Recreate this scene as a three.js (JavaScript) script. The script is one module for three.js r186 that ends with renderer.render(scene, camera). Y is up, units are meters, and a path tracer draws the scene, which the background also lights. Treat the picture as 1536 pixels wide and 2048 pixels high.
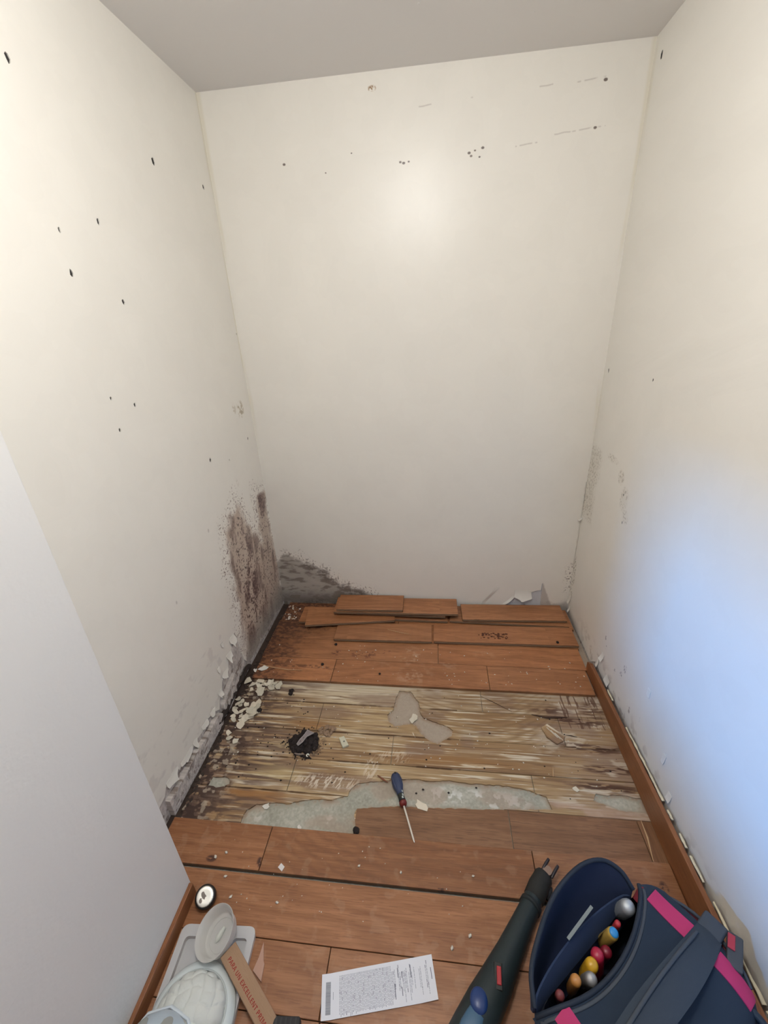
import * as THREE from 'three';
import { RectAreaLightUniformsLib } from 'three/addons/lights/RectAreaLightUniformsLib.js';
import { RoundedBoxGeometry } from 'three/addons/geometries/RoundedBoxGeometry.js';
import { mergeGeometries, mergeVertices, toCreasedNormals } from 'three/addons/utils/BufferGeometryUtils.js';
import { Brush, Evaluator, SUBTRACTION } from 'three-bvh-csg';

// ---------------------------------------------------------------- camera, light, exposure
RectAreaLightUniformsLib.init();
const scene = new THREE.Scene();
const camera = new THREE.PerspectiveCamera(2 * Math.atan(1024 / 846) * 180 / Math.PI, 1536 / 2048, 0.02, 40);
camera.position.set(0, 1.55, 0);
{
  const right = new THREE.Vector3(0.99294727, -0.04632549, -0.10913142);
  const up = new THREE.Vector3(-0.00261991, 0.91170022, -0.41084772);
  const back = new THREE.Vector3(0.11852787, 0.40823603, 0.90514888);
  camera.quaternion.setFromRotationMatrix(new THREE.Matrix4().makeBasis(right, up, back));
}
scene.add(camera);
const renderer = new THREE.WebGLRenderer({ antialias: true });
renderer.toneMapping = THREE.LinearToneMapping;
renderer.toneMappingExposure = 1.05;
renderer.shadowMap.enabled = true;
scene.background = new THREE.Color().setRGB(0.25, 0.45, 0.9);

const LAMP = { x: -0.13, y: 2.31, z: -0.50, power: 2.45 };             // warm ceiling globe, just outside the picture
const SKY = { pos: [-2.7, 2.3, 1.9], aim: [0.753, 0.55, -0.9], w: 0.5, h: 0.5, power: 330 };   // patch of open sky seen from the little window
const WIN = { z0: 0.0, z1: 1.0, y0: 1.13, y1: 1.63 };
{
  const sky = new THREE.RectAreaLight(new THREE.Color().setRGB(0.03, 0.35, 1.0), SKY.power, SKY.w, SKY.h);
  sky.position.set(...SKY.pos); sky.lookAt(...SKY.aim); sky.name = 'sky_light'; scene.add(sky);
}

// ---------------------------------------------------------------- helpers
let seed = 7;
const rnd = () => { seed = (seed * 1664525 + 1013904223) >>> 0; return seed / 4294967296; };
const rr = (a, b) => a + (b - a) * rnd();
const clamp = (x, a = 0, b = 1) => x < a ? a : x > b ? b : x;
const sm = (a, b, x) => { const t = clamp((x - a) / (b - a)); return t * t * (3 - 2 * t); };
const mix = (a, b, t) => a + (b - a) * t;
function hsh(x, y, s) { let h = Math.imul(x, 374761393) ^ Math.imul(y, 668265263) ^ Math.imul(s, 1274126177); h = Math.imul(h ^ (h >>> 13), 1274126177); return ((h ^ (h >>> 16)) >>> 0) / 4294967296; }
function vn(x, y, s = 0) {
  const xi = Math.floor(x), yi = Math.floor(y); let fx = x - xi, fy = y - yi; fx = fx * fx * (3 - 2 * fx); fy = fy * fy * (3 - 2 * fy);
  const a = hsh(xi, yi, s), b = hsh(xi + 1, yi, s), c = hsh(xi, yi + 1, s), d = hsh(xi + 1, yi + 1, s);
  return a + (b - a) * fx + (c - a) * fy + (a - b - c + d) * fx * fy;
}
function fbm(x, y, o = 4, s = 0) { let v = 0, a = 0.5, n = 0; for (let i = 0; i < o; i++) { v += a * vn(x, y, s + i * 17); n += a; a *= 0.5; x *= 2.03; y *= 2.03; } return v / n; }
function dataTex(w, h, fn, srgb = true) {
  const d = new Uint8Array(w * h * 4), c = [0, 0, 0];
  for (let j = 0; j < h; j++) for (let i = 0; i < w; i++) {
    fn(i, j, c); const k = (j * w + i) * 4;
    d[k] = clamp(c[0], 0, 255); d[k + 1] = clamp(c[1], 0, 255); d[k + 2] = clamp(c[2], 0, 255); d[k + 3] = 255;
  }
  const t = new THREE.DataTexture(d, w, h); t.magFilter = THREE.LinearFilter; t.minFilter = THREE.LinearMipmapLinearFilter; t.generateMipmaps = true;
  t.wrapS = t.wrapT = THREE.RepeatWrapping; if (srgb) t.colorSpace = THREE.SRGBColorSpace; t.needsUpdate = true; return t;
}
const std = (o) => new THREE.MeshStandardMaterial({ roughness: 0.8, ...o });
const phys = (o) => new THREE.MeshPhysicalMaterial({ roughness: 0.8, ...o });
const lin = (r, g, b) => new THREE.Color().setRGB(r, g, b);
const names = new Map();
function numbered(n) { const k = names.get(n) || 0; names.set(n, k + 1); return k ? `${n}_${String(k).padStart(3, '0')}` : n; }
function mesh(name, geo, mat, parent) {
  const m = new THREE.Mesh(geo, mat); m.name = parent && parent !== scene ? name : numbered(name); m.castShadow = m.receiveShadow = true; (parent || scene).add(m); return m;
}
function tag(o, label, category, group, kind) { o.userData.label = label; o.userData.category = category; if (group) o.userData.group = group; if (kind) o.userData.kind = kind; return o; }
function structure(o, label, category) { o.userData.kind = 'structure'; o.userData.label = label; o.userData.category = category; return o; }
function thing(name, label, category, pos = [0, 0, 0], turn = 0, group) {
  const o = new THREE.Group(); o.name = numbered(name); o.position.set(...pos); o.rotation.y = turn; scene.add(o); return tag(o, label, category, group);
}
const box = (x0, x1, y0, y1, z0, z1) => { const g = new THREE.BoxGeometry(x1 - x0, y1 - y0, z1 - z0); g.translate((x0 + x1) / 2, (y0 + y1) / 2, (z0 + z1) / 2); return g; };
function setUV(g, f) { const p = g.attributes.position, u = new Float32Array(p.count * 2); for (let i = 0; i < p.count; i++) { const q = f(p.getX(i), p.getY(i), p.getZ(i)); u[2 * i] = q[0]; u[2 * i + 1] = q[1]; } g.setAttribute('uv', new THREE.BufferAttribute(u, 2)); return g; }
const shapeOf = (pts) => new THREE.Shape(pts.map(p => new THREE.Vector2(p[0], p[1])));
function tri(list, uvf) {                                             // flat shaded triangles from a list of points
  const g = new THREE.BufferGeometry(); g.setAttribute('position', new THREE.Float32BufferAttribute(list.flat(), 3)); g.computeVertexNormals();
  if (uvf) setUV(g, uvf); return g;
}
function prism(poly, y0, y1, c = 0) {                                  // upright prism on an (x, z) outline
  const s = shapeOf(poly.map(p => [p[0], -p[1]])); const g = new THREE.ExtrudeGeometry(s, { depth: y1 - y0 - 2 * c, bevelEnabled: c > 0, bevelSize: c, bevelThickness: c, bevelOffset: -c, bevelSegments: 1 });
  g.rotateX(-Math.PI / 2); g.translate(0, y0 + c, 0); return g;
}
function sweep(path, radii, seg = 10, closed = true) {                 // round bar along points with a radius each ([rx, ry] allowed)
  const P = path.map(p => new THREE.Vector3(...p)), pos = [], idx = [], n = P.length;
  for (let i = 0; i < n; i++) {
    const t = P[Math.min(i + 1, n - 1)].clone().sub(P[Math.max(i - 1, 0)]).normalize();
    let s = new THREE.Vector3(0, 1, 0).cross(t); if (s.length() < 0.05) s.set(1, 0, 0); s.normalize(); const u = t.clone().cross(s).normalize();
    const r = Array.isArray(radii[i]) ? radii[i] : [radii[i], radii[i]];
    for (let k = 0; k < seg; k++) { const a = k / seg * Math.PI * 2, v = P[i].clone().addScaledVector(s, Math.cos(a) * r[0]).addScaledVector(u, Math.sin(a) * r[1]); pos.push(v.x, v.y, v.z); }
  }
  for (let i = 0; i < n - 1; i++) for (let k = 0; k < seg; k++) { const a = i * seg + k, b = i * seg + (k + 1) % seg; idx.push(a, b, a + seg, b, b + seg, a + seg); }
  if (closed) for (const e of [0, n - 1]) { const c = pos.length / 3; pos.push(P[e].x, P[e].y, P[e].z); for (let k = 0; k < seg; k++) { const a = e * seg + k, b = e * seg + (k + 1) % seg; e ? idx.push(a, b, c) : idx.push(b, a, c); } }
  const g = new THREE.BufferGeometry(); g.setAttribute('position', new THREE.Float32BufferAttribute(pos, 3)); g.setIndex(idx); g.computeVertexNormals();
  setUV(g, (x, y, z) => [x + y, z]); return g;
}
function sheet(nu, nv, f, th = 0.002) {                                // a curved sheet with thickness; f(u, v) -> [x, y, z]
  const P = []; for (let j = 0; j <= nv; j++) for (let i = 0; i <= nu; i++) P.push(new THREE.Vector3(...f(i / nu, j / nv)));
  const N = P.map((p, k) => { const i = k % (nu + 1), j = (k / (nu + 1)) | 0; const a = P[j * (nu + 1) + Math.min(i + 1, nu)].clone().sub(P[j * (nu + 1) + Math.max(i - 1, 0)]); const b = P[Math.min(j + 1, nv) * (nu + 1) + i].clone().sub(P[Math.max(j - 1, 0) * (nu + 1) + i]); return a.cross(b).normalize(); });
  const pos = [], uv = [], idx = [], M = P.length;
  for (const s of [1, -1]) P.forEach((p, k) => { pos.push(p.x + N[k].x * th / 2 * s, p.y + N[k].y * th / 2 * s, p.z + N[k].z * th / 2 * s); uv.push((k % (nu + 1)) / nu, ((k / (nu + 1)) | 0) / nv); });
  for (let j = 0; j < nv; j++) for (let i = 0; i < nu; i++) { const a = j * (nu + 1) + i, b = a + 1, c = a + nu + 1, d = c + 1; idx.push(a, b, c, b, d, c, M + a, M + c, M + b, M + b, M + c, M + d); }
  const edge = []; for (let i = 0; i <= nu; i++) edge.push(i); for (let j = 1; j <= nv; j++) edge.push(j * (nu + 1) + nu); for (let i = nu - 1; i >= 0; i--) edge.push(nv * (nu + 1) + i); for (let j = nv - 1; j >= 0; j--) edge.push(j * (nu + 1));
  for (let e = 0; e < edge.length - 1; e++) { const a = edge[e], b = edge[e + 1]; idx.push(a, M + a, b, b, M + a, M + b); }
  const g = new THREE.BufferGeometry(); g.setAttribute('position', new THREE.Float32BufferAttribute(pos, 3)); g.setAttribute('uv', new THREE.Float32BufferAttribute(uv, 2)); g.setIndex(idx); g.computeVertexNormals(); return toCreasedNormals(g, 0.9);
}
const evaluator = new Evaluator(); evaluator.useGroups = false;
function cut(geo, cutters) {
  let a = new Brush(geo); a.updateMatrixWorld();
  for (const c of cutters) { const b = new Brush(c); b.updateMatrixWorld(); const r = evaluator.evaluate(a, b, SUBTRACTION); r.updateMatrixWorld(); a = r; }
  return a.geometry;
}

// ---------------------------------------------------------------- room measures
const XL = -0.926, XR = 0.753, ZB = -2.08, HC = 2.4, XP = -0.726, ZP = -0.632, ZF = 2.2, YB = -0.0145;

// ---------------------------------------------------------------- textures
const blob = (x, y, cx, cy, rx, ry) => { const a = (x - cx) / rx, b = (y - cy) / ry; return clamp(1.25 - (a * a + b * b)); };
function inPoly(x, y, P) { let r = false; for (let i = 0, j = P.length - 1; i < P.length; j = i++) if ((P[i][1] > y) !== (P[j][1] > y) && x < (P[j][0] - P[i][0]) * (y - P[i][1]) / (P[j][1] - P[i][1]) + P[i][0]) r = !r; return r; }
function polyDist(x, y, P) { let d = 9; for (let i = 0, j = P.length - 1; i < P.length; j = i++) { const ax = P[j][0], ay = P[j][1], bx = P[i][0] - ax, by = P[i][1] - ay, t = clamp(((x - ax) * bx + (y - ay) * by) / (bx * bx + by * by)); d = Math.min(d, Math.hypot(x - ax - bx * t, y - ay - by * t)); } return inPoly(x, y, P) ? d : -d; }
// outlines of the missing boards, (x, z)
const P1 = [[-0.16, -1.449], [-0.11, -1.446], [-0.067, -1.388], [-0.056, -1.321], [-0.043, -1.307], [-0.001, -1.294], [0.056, -1.271], [0.08, -1.254], [0.071, -1.226], [0.015, -1.186], [-0.025, -1.201], [-0.058, -1.235], [-0.071, -1.262], [-0.092, -1.274], [-0.166, -1.255], [-0.193, -1.277], [-0.201, -1.311], [-0.178, -1.344], [-0.174, -1.397]];
const P2 = [[-0.146, -1.029], [-0.066, -1.037], [-0.015, -1.032], [0.057, -1.041], [0.128, -1.036], [0.241, -1.038], [0.323, -1.033], [0.399, -1.008], [0.406, -0.966], [0.323, -0.959], [0.122, -0.944], [-0.035, -0.936], [-0.117, -0.933], [-0.223, -0.922], [-0.268, -0.913], [-0.277, -0.893], [-0.265, -0.857], [-0.272, -0.80], [-0.664, -0.80], [-0.67, -0.85], [-0.664, -0.878], [-0.636, -0.899], [-0.579, -0.91], [-0.524, -0.911], [-0.429, -0.936], [-0.368, -0.936], [-0.312, -0.957], [-0.305, -0.982], [-0.278, -1.005], [-0.224, -1.016]];
const P3 = [[0.573, -1.036], [0.612, -1.032], [0.654, -1.039], [0.730, -1.027], [0.728, -1.0], [0.726, -0.977], [0.632, -0.981], [0.586, -0.997], [0.558, -1.008]];
const PAINT = [237, 233, 224];
const toward = (c, r, g, b, t) => { c[0] += (r - c[0]) * t; c[1] += (g - c[1]) * t; c[2] += (b - c[2]) * t; };
const paintBase = (c, x, y, s) => { const n = (fbm(x * 9, y * 9, 3, s) - 0.5) * 5; c[0] = PAINT[0] + n; c[1] = PAINT[1] + n; c[2] = PAINT[2] + n; };

// mould on the left wall, outline in (z, y)
const MOULD_L = [[-1.50, 0], [-1.53, 0.22], [-1.555, 0.36], [-1.55, 0.6], [-1.575, 0.76], [-1.62, 0.74], [-1.70, 0.80], [-1.755, 0.84], [-1.80, 0.74], [-1.86, 0.60], [-1.93, 0.52], [-1.93, 0.68], [-1.96, 0.78], [-2.03, 0.76], [-2.1, 0.74], [-2.1, -0.01]];
const texLeft = dataTex(1024, 1640, (i, j, c) => {
  const z = ZB + i / 1024 * 1.48, y = j / 1640 * 2.4; paintBase(c, z, y, 3);
  if (z < -1.4 && y < 1.0) {
    const w = (fbm(z * 14, y * 14, 4, 5) - 0.5) * 0.11, d = polyDist(z, y, MOULD_L) + w;
    const m = sm(-0.012, 0.05, d);
    if (m > 0) {
      const st = fbm(z * 34 + y * 4, y * 9, 4, 9), sp = fbm(z * 120, y * 120, 3, 11), col = fbm(z * 7, y * 5, 3, 21);
      toward(c, mix(186, 168, col), mix(168, 140, col), mix(150, 122, col), m * (0.55 + 0.4 * st));
      toward(c, 112, 92, 86, m * sm(0.5, 0.68, st) * 0.55);
      const core = Math.max(blob(z, y, -1.72, 0.42, 0.10, 0.24), blob(z, y, -1.68, 0.2, 0.13, 0.12) * 0.6, blob(z, y, -2.0, 0.7, 0.07, 0.09) * 0.8);
      toward(c, 92, 66, 66, m * core * sm(0.46, 0.66, sp * 0.6 + st * 0.4));
      toward(c, 84, 70, 64, m * sm(0.62, 0.74, sp) * 0.75);
      toward(c, 150, 146, 138, m * sm(0.2, 0.05, y + (st - 0.5) * 0.1) * 0.7);
    }
    const fr = sm(-0.08, -0.01, d) * (1 - m) * sm(0.66, 0.74, fbm(z * 150, y * 150, 2, 31)); toward(c, 120, 100, 92, fr * 0.9);
  }
  if (y > 1.12 && y < 1.28 && z < -1.8) { const r = Math.max(blob(z, y, -1.965, 1.2, 0.035, 0.045), blob(z, y, -1.90, 1.215, 0.018, 0.025) * 0.6); toward(c, 170, 156, 130, r * sm(0.4, 0.6, fbm(z * 60, y * 60, 3, 7)) * 0.8); }
  if (y < 0.36 && z > -1.56) { const f = sm(0.55, 0.72, fbm(z * 22, y * 30, 4, 77)); toward(c, 206, 200, 194, f * 0.4); }
  const k = sm(-2.06, -2.075, z + 0.006 * vn(y * 6, 1)) * sm(0.9, 1.3, y) * sm(0.35, 0.6, fbm(y * 4, z * 40, 3, 13)); toward(c, 222, 214, 190, k * 0.45);
  for (const [a, b, s] of [[-1.603, 1.062, 0.012], [-1.52, 0.62, 0.008], [-1.47, 0.80, 0.010], [-1.17, 0.66, 0.008]]) toward(c, 150, 140, 132, blob(z, y, a, b, s * 0.6, s) * 0.35);
});
const MOULD_B = [[-0.95, -0.02], [-0.95, 0.3], [-0.895, 0.30], [-0.86, 0.345], [-0.80, 0.335], [-0.73, 0.29], [-0.66, 0.245], [-0.60, 0.20], [-0.55, 0.16], [-0.49, 0.115], [-0.40, 0.095], [-0.34, 0.07], [-0.34, -0.02]];
const texBack = dataTex(1024, 1463, (i, j, c) => {
  const x = XL + i / 1024 * 1.68, y = j / 1463 * 2.4; paintBase(c, x, y, 41);
  if (y < 0.45 && x < -0.2) {
    const w = (fbm(x * 16, y * 16, 4, 45) - 0.5) * 0.07, d = polyDist(x, y, MOULD_B) + w, m = sm(-0.01, 0.03, d);
    if (m > 0) {
      const st = fbm(x * 14 + y * 26, y * 40 - x * 10, 4, 49), sp = fbm(x * 110, y * 110, 3, 51);
      toward(c, 158, 150, 140, m * (0.6 + 0.35 * st));
      const rim = sm(0.075, 0.0, d) * sm(-0.86, -0.72, x); toward(c, 84, 74, 70, m * rim * sm(0.42, 0.6, st * 0.5 + sp * 0.5) * 0.9);
      toward(c, 118, 108, 100, m * sm(0.5, 0.66, st) * 0.7);
      toward(c, 92, 84, 80, m * sm(0.10, 0.0, y + (st - 0.5) * 0.16) * 0.6);
    }
    const fr = sm(-0.05, 0, d) * (1 - m) * sm(0.64, 0.72, fbm(x * 150, y * 150, 2, 53)); toward(c, 120, 108, 100, fr * 0.8);
  }
  if (x > 0.58 && y < 0.34) {                                          // grey mould between the torn paint and the right corner
    const t = sm(0.20, 0.17, y + (x - 0.605) * 2.6 + 0.02 * fbm(x * 60, y * 60, 2, 3)) * sm(0.602, 0.606, x); toward(c, 178, 171, 164, t * 0.7);
    const q = sm(0.09, 0.03, y + 0.05 * fbm(x * 40, y * 40, 3, 57)) * sm(0.6, 0.61, x); toward(c, 142, 136, 130, q * 0.7);
    const sp = sm(0.60, 0.70, fbm(x * 130, y * 130, 2, 59)) * sm(0.70, 0.74, x) * sm(0.34, 0.25, y) * sm(0.10, 0.15, y); toward(c, 130, 118, 112, sp * 0.8);
  }
  toward(c, 150, 120, 90, blob(x, y, -0.238, 2.351, 0.016, 0.009) * sm(0.4, 0.6, fbm(x * 200, y * 200, 2, 61)));
  for (const [a, b, r] of [[-0.608, 2.15, 0.006], [-0.138, 2.122, 0.005], [-0.125, 2.118, 0.006], [-0.105, 2.121, 0.004], [0.128, 2.13, 0.006], [0.136, 2.12, 0.005], [0.15, 2.136, 0.004], [0.168, 2.115, 0.004], [0.179, 2.142, 0.006], [0.584, 2.169, 0.006], [0.60, 2.301, 0.007], [-0.33, 2.165, 0.003], [-0.44, 2.11, 0.003]])
    if (Math.abs(x - a) < 0.02 && Math.abs(y - b) < 0.02) toward(c, 96, 84, 78, clamp(blob(x, y, a, b, r, r * 0.7) * 1.6) * 0.85);
  for (const [x0, x1, yy] of [[0.30, 0.38, 2.135], [0.44, 0.62, 2.16], [0.50, 0.60, 2.302], [-0.10, 0.0, 2.28], [0.10, 0.14, 2.29], [0.37, 0.42, 2.30]])
    if (x > x0 && x < x1 && Math.abs(y - yy) < 0.012) toward(c, 200, 193, 185, sm(0.003, 0.001, Math.abs(y - yy - (x - x0) * 0.06 - 0.003 * vn(x * 40, yy))) * sm(0.35, 0.6, vn(x * 90, 5)) * 0.7);
  const k = sm(0.012, 0.0, Math.min(x - XL, XR - x) - 0.01 * vn(y * 5, 3)) * sm(0.9, 1.3, y) * sm(0.35, 0.6, fbm(y * 3, x * 40, 3, 63)); toward(c, 222, 214, 192, k * 0.45);
});
const texRight = dataTex(1024, 1463, (i, j, c) => {
  const z = ZB + i / 1024 * 1.68, y = j / 1463 * 2.4; paintBase(c, z, y, 81);
  if (y < 1.05 && z < -1.5) {
    const f = sm(0.58, 0.68, fbm(z * 150, y * 150, 2, 83)), g = fbm(z * 12, y * 12, 3, 85);
    const a = sm(-1.93, -1.98, z - 0.08 * (g - 0.5) + 0.12 * Math.max(0, y - 0.9)) * sm(0.58, 0.66, y) * sm(0.99, 0.94, y);
    const b = Math.max(blob(z, y, -1.66, 0.86, 0.035, 0.05), blob(z, y, -1.72, 0.93, 0.03, 0.03), blob(z, y, -1.62, 0.80, 0.03, 0.03) * 0.7, blob(z, y, -1.83, 0.975, 0.06, 0.018) * 0.7);
    const d = Math.max(blob(z, y, -2.06, 0.26, 0.03, 0.10), blob(z, y, -2.06, 0.14, 0.03, 0.04));
    toward(c, 150, 140, 126, f * clamp(a * 0.9 * (0.4 + g) + b * 0.8 + d) * 0.75);
    toward(c, 206, 199, 184, clamp(a + b * 0.7) * 0.3);
    toward(c, 142, 140, 134, sm(0.08, 0.0, y + 0.04 * g) * sm(-1.7, -2.0, z) * 0.7);
  }
  if (y < 0.34) {
    const g = fbm(z * 30, y * 30, 4, 87); toward(c, 168, 158, 148, sm(0.54, 0.68, g) * sm(0.16, 0.06, y) * sm(-2.0, -1.6, z) * 0.45);
    for (const [a, b, r] of [[-1.37, 0.25, 0.02], [-1.39, 0.20, 0.018], [-1.44, 0.17, 0.012], [-1.57, 0.235, 0.012], [-1.55, 0.2, 0.01], [-1.28, 0.13, 0.018], [-1.2, 0.17, 0.012]]) toward(c, 118, 108, 108, blob(z, y, a, b, r * 0.6, r) * sm(0.45, 0.62, fbm(z * 140, y * 140, 2, 89)) * 0.6);
  }
  const k = sm(-2.05, -2.075, z) * sm(0.9, 1.3, y) * sm(0.35, 0.6, fbm(y * 4, z * 40, 3, 91)); toward(c, 222, 214, 192, k * 0.4);
});
const texPeel = dataTex(512, 512, (i, j, c) => { const n = 128 + (fbm(i / 9, j / 9, 3, 101) - 0.5) * 140; c[0] = c[1] = c[2] = n; }, false);
const texPlaster = dataTex(512, 512, (i, j, c) => {
  const a = fbm(i / 40, j / 40, 4, 111), b = fbm(i / 6, j / 12, 3, 113); const v = 188 + (a - 0.5) * 80 + (b - 0.5) * 44;
  c[0] = v + 4; c[1] = v - 4; c[2] = v - 10; toward(c, 112, 96, 86, sm(0.56, 0.72, fbm(i / 26, j / 18, 4, 117)) * 0.6); toward(c, 226, 220, 210, sm(0.6, 0.7, fbm(i / 14, j / 30, 3, 119)) * 0.5);
});
// laminate: warm brown oak print, 1.28 m x 0.64 m
const streak = (x, z, cx, cz, rx, rz) => blob(x, z + 0.004 * Math.sin(x * 17), cx, cz, rx, rz);
function lamColor(x, z, c, k = 0, lift = 17) {
  const w = fbm(x * 2.2 + k, z * 14, 3, 131) * 2.4, ring = 0.5 + 0.5 * Math.sin((z * 60 + w * 5.2 + fbm(x * 1.1 + k, z * 5, 2, 133) * 10) * 1.6);
  const fine = fbm(x * 16 + k * 9, z * 420, 3, 135), pore = sm(0.62, 0.75, fbm(x * 26, z * 620 + k * 7, 2, 137)), big = fbm(x * 2.4, z * 3 + k, 3, 139);
  const v = (fine - 0.5) * 30 + (ring - 0.5) * 15 + (big - 0.5) * 26;
  c[0] = 151 + lift + v; c[1] = 102 + lift * 0.7 + v * 0.86; c[2] = 67 + lift * 0.5 + v * 0.72; toward(c, 108, 68, 46, pore * 0.35);
}
const texLam = dataTex(1536, 768, (i, j, c) => lamColor(i / 1536 * 1.28, j / 768 * 0.64, c));
// the laid rows with their own dirt: behind (1.70 m x 0.64 m from x -0.93, z -2.09) and in front (from x -0.93, z -0.84)
const texLamBack = dataTex(1400, 540, (i, j, c) => {
  const x = -0.93 + i / 1400 * 1.70, z = -2.09 + j / 540 * 0.64, r = z < -1.905 ? 0 : z < -1.757 ? 1 : z < -1.615 ? 2 : 3, k = r * 3.7 + (r === 3 ? (x > -0.492) + (x > 0.254) : r === 2 ? (x > 0.02) : r) * 1.9;
  lamColor(x, z, c, k);
  const n = fbm(x * 30, z * 30, 4, 201), n2 = fbm(x * 70, z * 110, 3, 203);
  toward(c, 192, 160, 136, Math.max(blob(x, z, -0.12, -1.66, 0.06, 0.07), blob(x, z, -0.10, -1.53, 0.10, 0.06), blob(x, z, 0.03, -1.60, 0.10, 0.03) * 0.7, blob(x, z, 0.25, -1.69, 0.06, 0.03) * 0.5, blob(x, z, -0.26, -1.58, 0.07, 0.04) * 0.4) * sm(0.46, 0.64, n * 0.6 + n2 * 0.4) * 0.6);
  toward(c, 92, 50, 36, Math.max(blob(x, z, -0.36, -1.66, 0.08, 0.03), blob(x, z, -0.50, -1.66, 0.03, 0.02), blob(x, z, -0.25, -1.68, 0.04, 0.015)) * sm(0.54, 0.66, n2) * 0.7);
  const damp = sm(-0.62, -0.88, x + 0.2 * (n - 0.5) - 0.25 * sm(-1.75, -1.95, z)); toward(c, 72, 44, 34, damp * (0.35 + 0.5 * sm(0.4, 0.6, n2)));
  toward(c, 84, 52, 38, streak(x, z, -0.62, -1.555, 0.16, 0.012) * sm(0.4, 0.6, n2) * 0.6);
});
const texLamFront = dataTex(1400, 540, (i, j, c) => {
  const x = -0.93 + i / 1400 * 1.70, z = -0.84 + j / 540 * 0.64, r = z < -0.69 ? 0 : z < -0.543 ? 1 : z < -0.407 ? 2 : 3, k = 5 + r * 2.9 + (r === 0 ? (x > -0.546) + (x > 0.309) : r === 1 ? (x > 0.42) : (x > -0.277)) * 1.7;
  lamColor(x, z, c, k, 0);
  const n = fbm(x * 30, z * 30, 4, 211), n2 = fbm(x * 70, z * 130, 3, 213);
  for (const [a, b, ra, rb] of [[-0.712, -0.716, 0.018, 0.010], [-0.551, -0.722, 0.010, 0.016], [0.672, -0.761, 0.012, 0.016], [0.02, -0.70, 0.012, 0.004], [0.645, -0.735, 0.006, 0.006]]) toward(c, 62, 34, 26, blob(x, z, a, b, ra, rb) * sm(0.42, 0.58, n2) * 0.9);
  const dx = x - 0.12, cath = 0.5 + 0.5 * Math.sin(z * 190 + dx * dx * 90 + n * 5); if (r === 0 && x > -0.5 && x < 0.6) toward(c, 112, 76, 52, cath * cath * 0.28);
  toward(c, 182, 150, 126, sm(0.60, 0.72, n) * 0.22);
});
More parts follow.
